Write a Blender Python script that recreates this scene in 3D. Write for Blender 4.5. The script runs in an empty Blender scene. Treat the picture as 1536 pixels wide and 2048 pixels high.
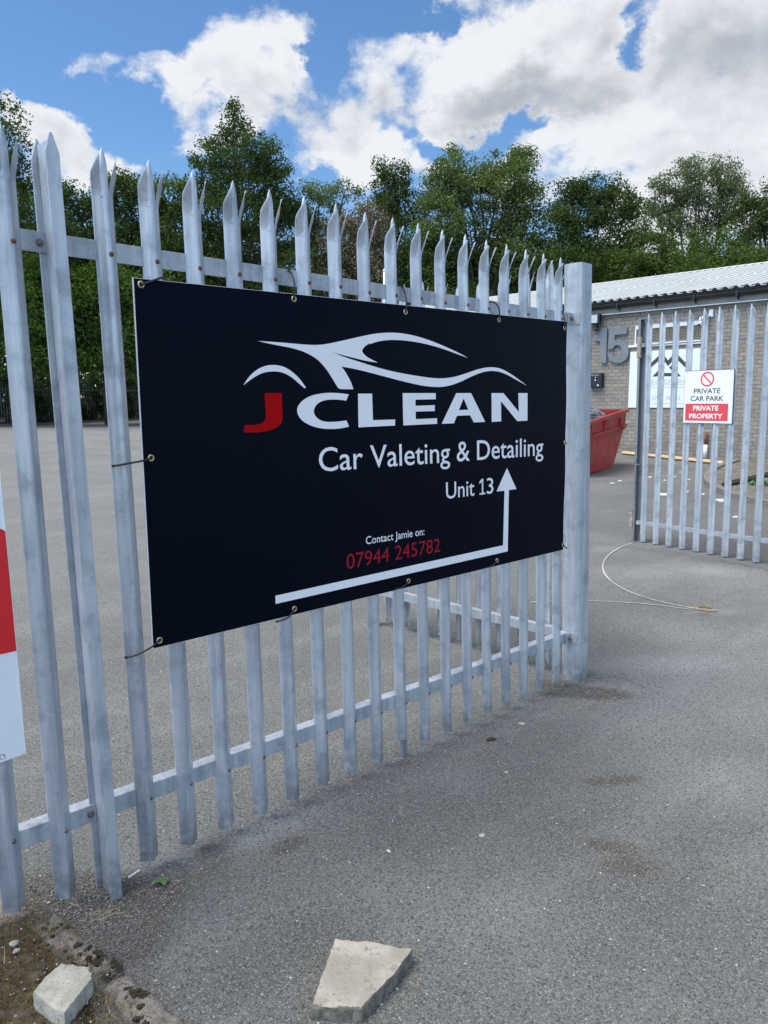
import bpy, bmesh, math, random
import numpy as np
from mathutils import Vector, Matrix
from mathutils.geometry import tessellate_polygon
PI = math.pi
S = bpy.context.scene
COL = S.collection

# ---------------------------------------------------------------- camera
FPX = 1544.9                       # focal length in photo pixels (photo is 1536 x 2048)
CAM = Vector((-3.860, -2.418, 1.628))
R0 = Vector((0.7181, -0.6959, 0.0012)); U0 = Vector((0.0931, 0.0978, 0.9908)); F0 = Vector((0.6897, 0.7114, -0.1350))
cd = bpy.data.cameras.new('camera'); cam = bpy.data.objects.new('camera', cd); COL.objects.link(cam)
cd.sensor_fit = 'VERTICAL'; cd.sensor_height = 36.0; cd.lens = 36.0 * FPX / 2048.0
cd.clip_start = 0.05; cd.clip_end = 2000
mw = Matrix((R0, U0, -F0)).transposed().to_4x4(); mw.translation = CAM
cam.matrix_world = mw
S.camera = cam

# ---------------------------------------------------------------- node helpers
class X:
    """tiny expression builder for math nodes"""
    def __init__(s, nt, sock): s.nt = nt; s.s = sock
    def _op(s, op, *a):
        n = s.nt.nodes.new('ShaderNodeMath'); n.operation = op
        for i, v in enumerate((s,) + a):
            if isinstance(v, X): s.nt.links.new(v.s, n.inputs[i])
            else: n.inputs[i].default_value = float(v)
        return X(s.nt, n.outputs[0])
    def __add__(s, o): return s._op('ADD', o)
    __radd__ = __add__
    def __sub__(s, o): return s._op('SUBTRACT', o)
    def __rsub__(s, o): return (s * -1) + o
    def __mul__(s, o): return s._op('MULTIPLY', o)
    __rmul__ = __mul__
    def __truediv__(s, o): return s._op('DIVIDE', o)
    def p(s, o): return s._op('POWER', o)
    def mx(s, o): return s._op('MAXIMUM', o)
    def mn(s, o): return s._op('MINIMUM', o)
    def exp(s): return s._op('EXPONENT')
    def sm(s, a, b):
        n = s.nt.nodes.new('ShaderNodeMapRange'); n.interpolation_type = 'SMOOTHSTEP'
        s.nt.links.new(s.s, n.inputs[0]); n.inputs[1].default_value = a; n.inputs[2].default_value = b
        return X(s.nt, n.outputs[0])

def noise(nt, vec, scale, detail=4, rough=0.55, dist=0.0, out=0):
    n = nt.nodes.new('ShaderNodeTexNoise'); n.inputs['Scale'].default_value = scale
    n.inputs['Detail'].default_value = detail; n.inputs['Roughness'].default_value = rough
    n.inputs['Distortion'].default_value = dist
    if vec is not None: nt.links.new(vec, n.inputs['Vector'])
    return X(nt, n.outputs[out])

def mixc(nt, f, a, b, mode='MIX'):
    n = nt.nodes.new('ShaderNodeMix'); n.data_type = 'RGBA'; n.blend_type = mode
    for sock, v in ((n.inputs[0], f), (n.inputs[6], a), (n.inputs[7], b)):
        if isinstance(v, X): nt.links.new(v.s, sock)
        elif hasattr(v, 'is_output'): nt.links.new(v, sock)
        elif isinstance(v, (int, float)): sock.default_value = v
        else: sock.default_value = (*v[:3], 1)
    return n.outputs[2]

def mapping(nt, src, scale=(1, 1, 1), loc=(0, 0, 0), rot=(0, 0, 0)):
    m = nt.nodes.new('ShaderNodeMapping'); nt.links.new(src, m.inputs[0])
    m.inputs['Scale'].default_value = scale; m.inputs['Location'].default_value = loc; m.inputs['Rotation'].default_value = rot
    return m.outputs[0]

def sky_dir(px, py):
    d = (F0 + R0 * ((px - 768) / FPX) - U0 * ((py - 1024) / FPX)).normalized()
    return math.atan2(d.y, d.x), math.asin(d.z)

# ---------------------------------------------------------------- world: Nishita sky with procedural clouds
SUN_EL, SUN_AZ = 60.0, 158.0       # azimuth counted from +X towards +Y
W = bpy.data.worlds.new('World'); S.world = W; W.use_nodes = True
nt = W.node_tree; nt.nodes.clear()
tc = nt.nodes.new('ShaderNodeTexCoord'); gen = tc.outputs['Generated']
sk = nt.nodes.new('ShaderNodeTexSky'); sk.sky_type = 'NISHITA'; sk.sun_disc = False
sk.sun_elevation = math.radians(SUN_EL); sk.sun_rotation = math.radians(90 - SUN_AZ)
sk.air_density = 1.0; sk.dust_density = 0.3; sk.ozone_density = 3.0; sk.altitude = 50
sep = nt.nodes.new('ShaderNodeSeparateXYZ'); nt.links.new(gen, sep.inputs[0])
dx, dy, dz = (X(nt, sep.outputs[i]) for i in range(3))
u = dy._op('ARCTAN2', dx); v = dz._op('ARCSINE')
cu = nt.nodes.new('ShaderNodeCombineXYZ')
nt.links.new((u * 1.0).s, cu.inputs[0]); nt.links.new((v * 1.35).s, cu.inputs[1]); 
uv = cu.outputs[0]
def blob(px, py, rx, ry, w):
    u0, v0 = sky_dir(px, py)
    a = (uw - u0) * (FPX / rx * 0.85); b = (vw - v0) * (FPX / ry * 0.95)
    return ((a * a + b * b) * -1).exp() * w
wn = noise(nt, uv, 9.0, 6, 0.6, 0.0); wn2 = noise(nt, mapping(nt, uv, loc=(5, 3, 0)), 9.0, 6, 0.6, 0.0)
uw = u + (wn - 0.5) * 0.16; vw = v + (wn2 - 0.5) * 0.14
n1 = noise(nt, uv, 5.0, 9, 0.56, 0.2); n2 = noise(nt, uv, 18.0, 7, 0.6, 0.2)
cov = (n1 - 0.5) * 2.3 + (n2 - 0.5) * 1.1
cov = cov + (u * -1).sm(-0.95, -0.66) * 0.40 - 0.46      # cloudier towards the right of the view
behind = (dx * -0.69 + dy * -0.70).sm(-0.25, 0.75)
cov = cov + behind * 0.14
cov = cov + (v).sm(0.72, 1.0) * 0.9                       # overhead: broken cloud
for b in [(185, 100, 50, 75, .62), (275, 150, 68, 48, .55), (180, 170, 40, 40, .3), (420, 120, 95, 70, .62), (385, 225, 75, 70, .62), (350, 290, 60, 40, .3), (90, 270, 75, 85, .75),
          (225, 330, 120, 55, .7), (0, 180, 30, 50, .7), (520, 5, 165, 45, .55), (590, 120, 22, 26, .6), (600, 275, 125, 75, .55), (500, 190, 60, 50, .25),
          (900, 150, 300, 110, .55), (1180, 250, 230, 130, .4), (765, 325, 85, 40, .8), (1450, 220, 220, 260, .5), (1100, 60, 260, 80, .35), (690, 230, 90, 60, .3),
          (60, 50, 140, 110, -.7), (255, 255, 65, 60, -.6), (235, 40, 70, 40, -.5), (445, 205, 34, 22, -.4), (900, 298, 85, 26, -.9), (640, 352, 40, 24, -.7), (150, 215, 50, 30, -.4), (90, 150, 50, 60, -.4), (330, 330, 40, 30, -.3),
          (1285, 80, 26, 55, -.75), (1080, 245, 60, 20, -.75), (760, 12, 170, 26, -.8), (690, 60, 30, 50, -.4), (980, 275, 60, 20, -.5), (1170, 130, 30, 40, -.3), (640, 100, 26, 46, -.45), (330, 30, 60, 36, -.3), (1120, 300, 60, 14, -.3)]:
    cov = cov + blob(*b)
alpha = cov.sm(0.0, 0.42)
thick = cov.sm(0.25, 1.0)
# underside shading: compare the cover with the cover a little higher up
n1b = noise(nt, mapping(nt, uv, loc=(0.012, 0.045, 0)), 5.0, 9, 0.56, 0.2)
n2b = noise(nt, mapping(nt, uv, loc=(0.006, 0.016, 0)), 18.0, 7, 0.6, 0.2)
relief = ((n1b - n1) * 1.7 + (n2b - n2) * 0.9)
grey = thick * 0.36 + relief * 1.05
for b in [(930, 225, 260, 50, .50), (1120, 190, 150, 70, .25), (1430, 190, 170, 210, .26), (660, 290, 90, 30, .3), (1200, 40, 300, 70, .12), (560, 40, 130, 25, .25),
          (820, 125, 200, 50, -.45), (990, 95, 120, 55, -.3), (1215, 215, 90, 70, -.35), (1300, 270, 110, 60, -.25), (765, 320, 90, 40, -.5), (1130, 290, 110, 50, -.2)]:
    grey = grey + blob(*b)
grey = grey.sm(-0.05, 0.95)
ccol = mixc(nt, grey, (6.1, 6.3, 6.6), (3.1, 3.35, 3.8))
behind = (dx * -0.69 + dy * -0.70).sm(-0.25, 0.75)
hs = nt.nodes.new('ShaderNodeHueSaturation'); hs.inputs['Saturation'].default_value = 1.12; hs.inputs['Value'].default_value = 1.0
nt.links.new(sk.outputs[0], hs.inputs['Color'])
skyc = mixc(nt, 1.0, hs.outputs[0], (1.05, 1.14, 1.20), 'MULTIPLY')
allc = mixc(nt, alpha, skyc, ccol)
bg = nt.nodes.new('ShaderNodeBackground'); nt.links.new(allc, bg.inputs[0])
nt.links.new(((behind * 0.85 + 1.0) * 0.104).s, bg.inputs[1])  # unseen sky behind the camera brightened to light the fence fronts
out = nt.nodes.new('ShaderNodeOutputWorld'); nt.links.new(bg.outputs[0], out.inputs[0])
W.cycles.sampling_method = 'MANUAL'; W.cycles.sample_map_resolution = 512

# ---------------------------------------------------------------- sun behind thin cloud
sd = bpy.data.lights.new('sun', 'SUN'); so = bpy.data.objects.new('sun', sd); COL.objects.link(so)
sd.energy = 3.2; sd.angle = math.radians(38); sd.color = (1.0, 0.94, 0.84)
el, az = math.radians(SUN_EL), math.radians(SUN_AZ)
sdir = Vector((math.cos(el) * math.cos(az), math.cos(el) * math.sin(az), math.sin(el)))
so.rotation_euler = (-sdir).to_track_quat('-Z', 'Y').to_euler(); so.location = (0, 0, 12)
S.view_settings.view_transform = 'Standard'; S.view_settings.look = 'None'
S.view_settings.exposure = 0.45; S.view_settings.gamma = 1
S.render.engine = 'CYCLES'

# ---------------------------------------------------------------- projection helpers (used to read true positions off the photo)
def ray(px, py): return F0 + R0 * ((px - 768) / FPX) - U0 * ((py - 1024) / FPX)
def G(x, y):
    D = (x + 3.86) * 0.7 + (y + 2.418) * 0.714
    return 0.015 * min(max(0.0, D - 5), 60)
def ground(px, py, h=0.0):
    d = ray(px, py); t = 5.0
    for _ in range(200):
        p = CAM + d * t; t += (p.z - G(p.x, p.y) - h) / abs(d.z) * 0.6 if d.z < 0 else 0
    return CAM + d * t
def onx(px, py, x0): d = ray(px, py); t = (x0 - CAM.x) / d.x; return CAM + d * t
def ony(px, py, y0): d = ray(px, py); t = (y0 - CAM.y) / d.y; return CAM + d * t
LX, LY = -0.01891, 0.01836
def onfence(px, py, n):            # point on the (slightly leaning) fence plane, as (u, z)
    d = ray(px, py); t = (-n - CAM.y + LY * CAM.z) / (d.y - LY * d.z); p = CAM + d * t
    return p.x - LX * p.z, p.z

# ---------------------------------------------------------------- object helpers
class MB:
    def __init__(s): s.v = []; s.f = []
    def add(s, vs, fs):
        b = len(s.v); s.v += [Vector(p) for p in vs]; s.f += [tuple(i + b for i in f) for f in fs]; return s
    def box(s, x0, y0, z0, x1, y1, z1, m=None):
        m = m or (lambda x, y, z: (x, y, z))
        vs = [m(x, y, z) for z in (z0, z1) for y in (y0, y1) for x in (x0, x1)]
        return s.add(vs, [(0, 2, 3, 1), (4, 5, 7, 6), (0, 1, 5, 4), (2, 6, 7, 3), (0, 4, 6, 2), (1, 3, 7, 5)])
    def prism(s, poly, z0, z1, m=None, z1f=None, nz=1):
        """poly (x,y) pairs counter-clockwise, extruded z0..z1"""
        m = m or (lambda x, y, z: (x, y, z)); n = len(poly); vs = []
        for k in range(nz + 1):
            for i, (x, y) in enumerate(poly):
                zt = z1f(x, y) if z1f else z1
                vs.append(m(x, y, z0 + (zt - z0) * k / nz))
        fs = []
        for k in range(nz):
            for i in range(n):
                j = (i + 1) % n; fs.append((k * n + i, k * n + j, (k + 1) * n + j, (k + 1) * n + i))
        fs.append(tuple(reversed(range(n)))); fs.append(tuple(range(nz * n, nz * n + n)))
        return s.add(vs, fs)
    def tube(s, pts, r, seg=8, cap=True):
        pts = [Vector(p) for p in pts]; n = len(pts)
        rs = r if isinstance(r, (list, tuple)) else [r] * n
        up = None; vs = []
        for i, p in enumerate(pts):
            t = (pts[min(i + 1, n - 1)] - pts[max(i - 1, 0)]).normalized()
            if up is None:
                a = Vector((0, 0, 1)) if abs(t.z) < 0.9 else Vector((1, 0, 0)); up = (a - t * a.dot(t)).normalized()
            else: up = (up - t * up.dot(t)).normalized()
            b = t.cross(up)
            for k in range(seg):
                a = 2 * PI * k / seg; vs.append(p + (up * math.cos(a) + b * math.sin(a)) * rs[i])
        fs = [(i * seg + k, i * seg + (k + 1) % seg, (i + 1) * seg + (k + 1) % seg, (i + 1) * seg + k) for i in range(n - 1) for k in range(seg)]
        if cap: fs += [tuple(reversed(range(seg))), tuple(range((n - 1) * seg, n * seg))]
        return s.add(vs, fs)
    def lathe(s, prof, c, axis=(0, 0, 1), seg=16):
        ax = Vector(axis).normalized(); a = Vector((0, 0, 1)) if abs(ax.z) < 0.9 else Vector((1, 0, 0))
        e1 = (a - ax * a.dot(ax)).normalized(); e2 = ax.cross(e1); c = Vector(c); vs = []
        for r, h in prof:
            for k in range(seg):
                t = 2 * PI * k / seg; vs.append(c + ax * h + (e1 * math.cos(t) + e2 * math.sin(t)) * max(r, 1e-5))
        n = len(prof)
        fs = [(i * seg + k, i * seg + (k + 1) % seg, (i + 1) * seg + (k + 1) % seg, (i + 1) * seg + k) for i in range(n - 1) for k in range(seg)]
        fs += [tuple(reversed(range(seg))), tuple(range((n - 1) * seg, n * seg))]
        return s.add(vs, fs)
    def build(s, name, mat, parent=None, loc=None, smooth=False, angle=None):
        me = bpy.data.meshes.new(name)
        pl = wloc(parent) if parent else Vector((0, 0, 0))
        L = Vector(loc) if loc is not None else pl
        me.from_pydata([tuple(p - L) for p in s.v], [], s.f)
        bm = bmesh.new(); bm.from_mesh(me); bmesh.ops.recalc_face_normals(bm, faces=bm.faces); bm.to_mesh(me); bm.free()
        o = bpy.data.objects.new(name, me); COL.objects.link(o)
        for m in (mat if isinstance(mat, (list, tuple)) else [mat]): me.materials.append(m)
        if parent: o.parent = parent
        o.location = L - pl
        if smooth or angle:
            me.polygons.foreach_set('use_smooth', [True] * len(me.polygons))
            if angle:
                try: me.set_sharp_from_angle(angle=math.radians(angle))
                except Exception: pass
        me.update()
        return o
def wloc(o):
    L = Vector(o.location); p = o.parent
    while p: L += Vector(p.location); p = p.parent
    return L
def tag(o, label=None, cat=None, group=None, kind=None):
    if label: o['label'] = label
    if cat: o['category'] = cat
    if group: o['group'] = group
    if kind: o['kind'] = kind
    return o
def empty(name, loc, label=None, cat=None, group=None):
    o = bpy.data.objects.new(name, None); COL.objects.link(o); o.location = loc; o.empty_display_size = 0.1
    return tag(o, label, cat, group)
def copy_tree(o, parent, dloc, name=None):
    c = o.copy(); COL.objects.link(c); c.parent = parent
    c.location = Vector(o.location) + Vector(dloc)
    for ch in list(o.children):
        g = ch.copy(); COL.objects.link(g); g.parent = c
        for h in list(ch.children):
            k = h.copy(); COL.objects.link(k); k.parent = g
    return c
def bevel(o, w, seg=2, ang=40):
    m = o.modifiers.new('bevel', 'BEVEL'); m.width = w; m.segments = seg; m.limit_method = 'ANGLE'; m.angle_limit = math.radians(ang)
    return o
def poly_mesh(mb, outer, holes, m, th=0.0006):
    """filled 2-D outline(s) as a thin film; m maps (a, b, n) to the world"""
    loops = [[Vector((a, b, 0)) for a, b in L] for L in [outer] + list(holes)]
    tris = tessellate_polygon(loops); flat = [p for L in loops for p in L]
    mb.add([m(p.x, p.y, th) for p in flat], [tuple(t) for t in tris])
    k = 0
    for L in loops:                                    # thin rim
        n = len(L); vs = [m(p.x, p.y, th) for p in L] + [m(p.x, p.y, -0.0005) for p in L]
        mb.add(vs, [(i, (i + 1) % n, n + (i + 1) % n, n + i) for i in range(n)]); k += n
def smooth_line(pts, it=2, closed=True, keep=None):
    """corner-preserving chaikin: corners sharper than 50 degrees stay"""
    for _ in range(it):
        n = len(pts); o = []
        for i in range(n):
            p = Vector(pts[i]); a = Vector(pts[i - 1]); b = Vector(pts[(i + 1) % n])
            d1 = (p - a); d2 = (b - p)
            ang = abs(d1.angle_signed(d2, 0)) if d1.length > 0 and d2.length > 0 else 0
            if ang > math.radians(48): o.append(tuple(p))
            else: o.append(tuple(p * 0.75 + a * 0.25)); o.append(tuple(p * 0.75 + b * 0.25))
        pts = o
    return pts
def text_mesh(mb, body, m, x0, x1, base, cap, bold=0.0, spacing=1.0):
    """builtin font, stretched so the string spans x0..x1 and a capital is cap high"""
    cu = bpy.data.curves.new('txt', 'FONT'); cu.body = body; cu.resolution_u = 4; cu.offset = bold; cu.space_character = spacing
    ob = bpy.data.objects.new('txt', cu); COL.objects.link(ob)
    dg = bpy.context.evaluated_depsgraph_get(); me = bpy.data.meshes.new_from_object(ob.evaluated_get(dg))
    cu.body = 'H'; dg = bpy.context.evaluated_depsgraph_get(); dg.update(); mh = bpy.data.meshes.new_from_object(ob.evaluated_get(dg))
    H = max(vv.co.y for vv in mh.vertices) - min(vv.co.y for vv in mh.vertices); hb = min(vv.co.y for vv in mh.vertices)
    xs = [vv.co.x for vv in me.vertices]; a, b = min(xs), max(xs)
    sx = (x1 - x0) / (b - a); sy = cap / H
    mb.add([m(x0 + (vv.co.x - a) * sx, base + (vv.co.y - hb) * sy, 0.0006) for vv in me.vertices], [tuple(p.vertices) for p in me.polygons])
    bpy.data.objects.remove(ob); bpy.data.curves.remove(cu); bpy.data.meshes.remove(me); bpy.data.meshes.remove(mh)

# ---------------------------------------------------------------- materials
def mat(name, col=(0.5, 0.5, 0.5), rough=0.6, metal=0.0, spec=0.5):
    m = bpy.data.materials.new(name); m.use_nodes = True; b = m.node_tree.nodes['Principled BSDF']
    b.inputs['Base Color'].default_value = (*col, 1); b.inputs['Roughness'].default_value = rough; b.inputs['Metallic'].default_value = metal
    b.inputs['Specular IOR Level'].default_value = spec
    return m, m.node_tree, b
def bump(nt, b, h, strength=0.3, dist=0.01):
    n = nt.nodes.new('ShaderNodeBump'); n.inputs['Strength'].default_value = strength; n.inputs['Distance'].default_value = dist
    nt.links.new(h.s, n.inputs['Height']); nt.links.new(n.outputs[0], b.inputs['Normal'])
def objc(nt, kind='Object'):
    t = nt.nodes.new('ShaderNodeTexCoord'); return t.outputs[kind]
def geo(nt, out='Position'):
    t = nt.nodes.new('ShaderNodeNewGeometry'); return t.outputs[out]
def varied(name, c1, c2, scale=8, rough=0.7, metal=0.0, det=5, bmp=0.2, bd=0.005, lo=0.35, hi=0.65, c3=None, s3=40, spec=0.5, stretch=(1, 1, 1)):
    m, nt, b = mat(name, c1, rough, metal, spec); p = mapping(nt, geo(nt), stretch)
    n = noise(nt, p, scale, det)
    c = mixc(nt, n.sm(lo, hi), c1, c2)
    if c3: c = mixc(nt, noise(nt, p, s3, 3).sm(0.55, 0.7), c, c3)
    nt.links.new(c, b.inputs['Base Color'])
    if bmp: bump(nt, b, noise(nt, p, scale * 6, 4), bmp, bd)
    return m
def galv(name, base=1.0, metal=0.32, rough=0.36):
    m, nt, b = mat(name, (0.5, 0.5, 0.5), rough, metal); P = geo(nt)
    oi = nt.nodes.new('ShaderNodeObjectInfo')
    streak = noise(nt, mapping(nt, P, (26, 26, 1.7)), 1.0, 5, 0.6)
    blot = noise(nt, P, 9.0, 5, 0.6); sp = noise(nt, P, 60, 3, 0.6)
    c = mixc(nt, streak.sm(0.3, 0.7), tuple(x * base for x in (0.37, 0.405, 0.445)), tuple(x * base for x in (0.58, 0.62, 0.665)))
    c = mixc(nt, blot.sm(0.46, 0.70) * 0.75, c, tuple(x * base for x in (0.25, 0.285, 0.33)))
    c = mixc(nt, sp.sm(0.5, 0.8) * 0.35, c, (0.66, 0.68, 0.69))
    z = nt.nodes.new('ShaderNodeSeparateXYZ'); nt.links.new(P, z.inputs[0]); zz = X(nt, z.outputs[2])
    c = mixc(nt, zz.sm(0.22, 0.02) * noise(nt, P, 22, 4).sm(0.3, 0.6) * 0.75, c, (0.17, 0.165, 0.14))   # splash dirt at the foot
    r = X(nt, oi.outputs['Random'])
    c = mixc(nt, noise(nt, mapping(nt, P, (30, 30, 4)), 1.0, 6, 0.7).sm(0.62, 0.72) * 0.6, c, (0.66, 0.70, 0.74))
    c = mixc(nt, noise(nt, mapping(nt, P, (60, 60, 9), loc=(4, 1, 2)), 1.0, 3, 0.7).sm(0.66, 0.71) * 0.5, c, (0.16, 0.16, 0.16))
    c = mixc(nt, r * 0.3, c, (0.27, 0.30, 0.34))
    nt.links.new(c, b.inputs['Base Color']); nt.links.new((blot * 0.3 + rough - 0.15).s, b.inputs['Roughness'])
    bump(nt, b, streak * 0.5 + blot, 0.12, 0.004)
    return m
M = {}
M['galv'] = galv('galvanised_steel')
M['galv_rail'] = galv('galvanised_rail', 0.80, 0.15, 0.55)
M['galv_post'] = galv('galvanised_post', 0.95, 0.25, 0.42)
M['galv_dull'] = galv('weathered_steel', 0.42, 0.25, 0.6)
M['galv_gate'] = galv('galvanised_gate', 1.05, 0.25, 0.45)
M['farpale'] = varied('weathered_far_pale', (0.06, 0.066, 0.066), (0.13, 0.138, 0.14), 6, 0.7, 0.2)
M['rust'] = varied('rusty_bolt', (0.13, 0.05, 0.03), (0.24, 0.11, 0.07), 120, 0.85, 0.2, bmp=0.3, bd=0.001)
M['bolt'] = varied('dull_bolt', (0.22, 0.22, 0.22), (0.12, 0.1, 0.09), 120, 0.6, 0.6, bmp=0.1)
M['brass'] = varied('eyelet_brass', (0.62, 0.52, 0.30), (0.42, 0.36, 0.22), 200, 0.3, 0.9, bmp=0)
M['nickel'] = varied('eyelet_nickel', (0.55, 0.55, 0.53), (0.4, 0.4, 0.38), 200, 0.3, 0.9, bmp=0)
M['hole'] = mat('dark_hole', (0.01, 0.01, 0.012), 0.8)[0]
M['tie'] = mat('black_nylon', (0.012, 0.012, 0.014), 0.4)[0]
def vinyl(name, col, rough=0.32, wav=0.25, spec=0.3):
    m, nt, b = mat(name, col, rough, 0, spec); P = geo(nt)
    bump(nt, b, noise(nt, mapping(nt, P, (2.2, 2.2, 1.3)), 1.6, 2), wav, 0.02)
    return m
M['navy'] = vinyl('black_vinyl', (0.0013, 0.0032, 0.0095), 0.36, 0.25, 0.045)
M['wvinyl'] = vinyl('white_vinyl', (0.80, 0.81, 0.83), 0.4)
M['rvinyl'] = vinyl('dark_red_vinyl', (0.38, 0.0012, 0.004), 0.5, .25, .06)
M['rtext'] = vinyl('muted_red_vinyl', (0.36, 0.012, 0.02), 0.5, .25, .06)
M['pvc'] = vinyl('white_pvc_banner', (0.76, 0.80, 0.84), 0.35, 0.6)
M['pvcred'] = vinyl('red_pvc_banner', (0.66, 0.018, 0.024), 0.35, 0.6)
M['board'] = mat('white_board', (0.8, 0.8, 0.8), 0.45)[0]
M['signblue'] = mat('dark_sign_ink', (0.03, 0.035, 0.07), 0.45)[0]
M['signred'] = mat('red_sign_ink', (0.72, 0.06, 0.075), 0.42)[0]
M['backing'] = mat('sign_backing', (0.06, 0.07, 0.09), 0.5)[0]
M['rubble'] = None

# asphalt with a per-vertex map: R = dirt, G = pale dust, B = dark
def asphalt():
    m, nt, b = mat('asphalt', (0.15, 0.15, 0.16), 0.9, 0, 0.3); P = geo(nt)
    at = nt.nodes.new('ShaderNodeVertexColor'); at.layer_name = 'wear'
    se = nt.nodes.new('ShaderNodeSeparateColor'); nt.links.new(at.outputs[0], se.inputs[0])
    dirt, dust, dark = (X(nt, se.outputs[i]) for i in range(3))
    big = noise(nt, P, 0.55, 5, 0.6); mid = noise(nt, P, 5, 6, 0.65); fine = noise(nt, P, 190, 4, 0.75); f2 = noise(nt, P, 78, 5, 0.75)
    stre = noise(nt, mapping(nt, P, (0.35, 2.6, 1), rot=(0, 0, 0.86)), 1.2, 7, 0.65)
    c = mixc(nt, big.sm(0.38, 0.62), (0.112, 0.114, 0.109), (0.172, 0.173, 0.163))
    c = mixc(nt, mid.sm(0.35, 0.75) * 0.55, c, (0.112, 0.112, 0.106))
    c = mixc(nt, stre.sm(0.50, 0.66) * 0.4, c, (0.27, 0.27, 0.255))
    c = mixc(nt, stre.sm(0.44, 0.30) * 0.4, c, (0.095, 0.095, 0.09))
    c = mixc(nt, dust * (mid * 0.7 + 0.55), c, (0.375, 0.38, 0.375))
    c = mixc(nt, dark * (mid * 0.8 + 0.6), c, (0.075, 0.076, 0.074))
    c = mixc(nt, (dirt * 2.0 * noise(nt, P, 34, 7, 0.8) + dirt * 0.15).sm(0.22, 0.85), c, (0.062, 0.052, 0.040))
    # aggregate: binder pits and chips of stone
    vo = nt.nodes.new('ShaderNodeTexVoronoi'); vo.inputs['Scale'].default_value = 150; nt.links.new(P, vo.inputs['Vector'])
    vd = X(nt, vo.outputs['Distance'])
    vs = nt.nodes.new('ShaderNodeSeparateColor'); nt.links.new(vo.outputs['Color'], vs.inputs[0]); vr = X(nt, vs.outputs[0]); vg = X(nt, vs.outputs[1])
    chip = vr.sm(0.72, 0.95) * vd.sm(0.5, 0.25)
    c = mixc(nt, chip * 0.85, c, (0.40, 0.395, 0.37))
    c = mixc(nt, vr.sm(0.34, 0.05) * 0.8, c, (0.045, 0.045, 0.05))
    c = mixc(nt, vg.sm(0.5, 1.0) * 0.35, c, (0.22, 0.22, 0.225))
    c = mixc(nt, fine.sm(0.47, 0.60) * 0.5, c, (0.32, 0.32, 0.30))
    c = mixc(nt, f2.sm(0.50, 0.33) * 0.75, c, (0.05, 0.051, 0.055))
    v2 = nt.nodes.new('ShaderNodeTexVoronoi'); v2.inputs['Scale'].default_value = 42; nt.links.new(P, v2.inputs['Vector'])
    v2s = nt.nodes.new('ShaderNodeSeparateColor'); nt.links.new(v2.outputs['Color'], v2s.inputs[0])
    white = X(nt, v2s.outputs[0]).sm(0.90, 0.94) * X(nt, v2.outputs['Distance']).sm(0.20, 0.10)
    c = mixc(nt, white, c, (0.58, 0.57, 0.53))
    c = mixc(nt, X(nt, v2s.outputs[1]).sm(0.90, 0.97) * X(nt, v2.outputs['Distance']).sm(0.38, 0.12) * 0.6, c, (0.04, 0.04, 0.038))
    nt.links.new(c, b.inputs['Base Color'])
    h = fine * 0.6 + f2 * 0.8 + vd * -0.5
    bump(nt, b, h, 0.8, 0.008)
    return m
M['asphalt'] = asphalt()
M['soil'] = varied('mossy_soil', (0.065, 0.045, 0.022), (0.14, 0.115, 0.075), 30, 0.95, bmp=1.0, bd=0.01, c3=(0.06, 0.055, 0.02), s3=22)
M['moss'] = varied('dry_moss', (0.10, 0.062, 0.016), (0.19, 0.135, 0.045), 60, 0.95, bmp=0)
M['darkmoss'] = varied('dark_moss', (0.022, 0.018, 0.008), (0.060, 0.045, 0.02), 90, 0.95, bmp=1, bd=0.004)
M['kerb'] = varied('concrete_kerb', (0.15, 0.135, 0.12), (0.27, 0.245, 0.22), 26, 0.9, bmp=1.0, bd=0.008, c3=(0.09, 0.08, 0.065), s3=70)
M['slab'] = varied('broken_slab', (0.29, 0.27, 0.225), (0.42, 0.395, 0.335), 9, 0.9, bmp=1.0, bd=0.006, c3=(0.24, 0.22, 0.18), s3=55)
M['slabedge'] = varied('broken_slab_edge', (0.13, 0.12, 0.10), (0.25, 0.23, 0.195), 45, 0.95, bmp=1, bd=0.006)
M['stone'] = varied('grey_stone', (0.34, 0.325, 0.275), (0.46, 0.44, 0.375), 22, 0.9, bmp=0.9, bd=0.004, c3=(0.27, 0.26, 0.22), s3=70)
M['straw'] = varied('straw', (0.35, 0.28, 0.17), (0.50, 0.43, 0.30), 60, 0.8, bmp=0)
M['paper'] = varied('white_scrap', (0.75, 0.74, 0.72), (0.62, 0.61, 0.58), 60, 0.7, bmp=0)
M['gum'] = varied('chewing_gum', (0.45, 0.43, 0.38), (0.33, 0.31, 0.28), 120, 0.8, bmp=0)
M['weed'] = varied('green_weed', (0.055, 0.13, 0.04), (0.10, 0.20, 0.07), 60, 0.5, bmp=0)
M['timber'] = varied('pale_timber', (0.55, 0.42, 0.25), (0.42, 0.31, 0.18), 6, 0.7, bmp=0.2, stretch=(1, 1, 8))
M['skip'] = varied('red_skip_paint', (0.34, 0.022, 0.020), (0.44, 0.040, 0.034), 2.5, 0.55, bmp=0.1, c3=(0.28, 0.13, 0.115), s3=3.2)
M['sheet'] = varied('grey_plastic_sheet', (0.20, 0.22, 0.24), (0.12, 0.13, 0.14), 3, 0.4, bmp=0.5, bd=0.05)
M['gutter'] = mat('black_gutter', (0.012, 0.016, 0.02), 0.4)[0]
M['fascia'] = varied('grey_fascia', (0.33, 0.32, 0.30), (0.26, 0.25, 0.235), 3, 0.7, bmp=0)
M['darkplastic'] = mat('black_plastic', (0.012, 0.014, 0.022), 0.4)[0]
M['whiteplastic'] = mat('white_plastic', (0.75, 0.76, 0.77), 0.4)[0]
M['glass'] = mat('lamp_glass', (0.45, 0.5, 0.5), 0.15)[0]
M['greyletter'] = varied('grey_house_number', (0.15, 0.175, 0.195), (0.18, 0.205, 0.225), 2, 0.5, bmp=0)
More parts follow.
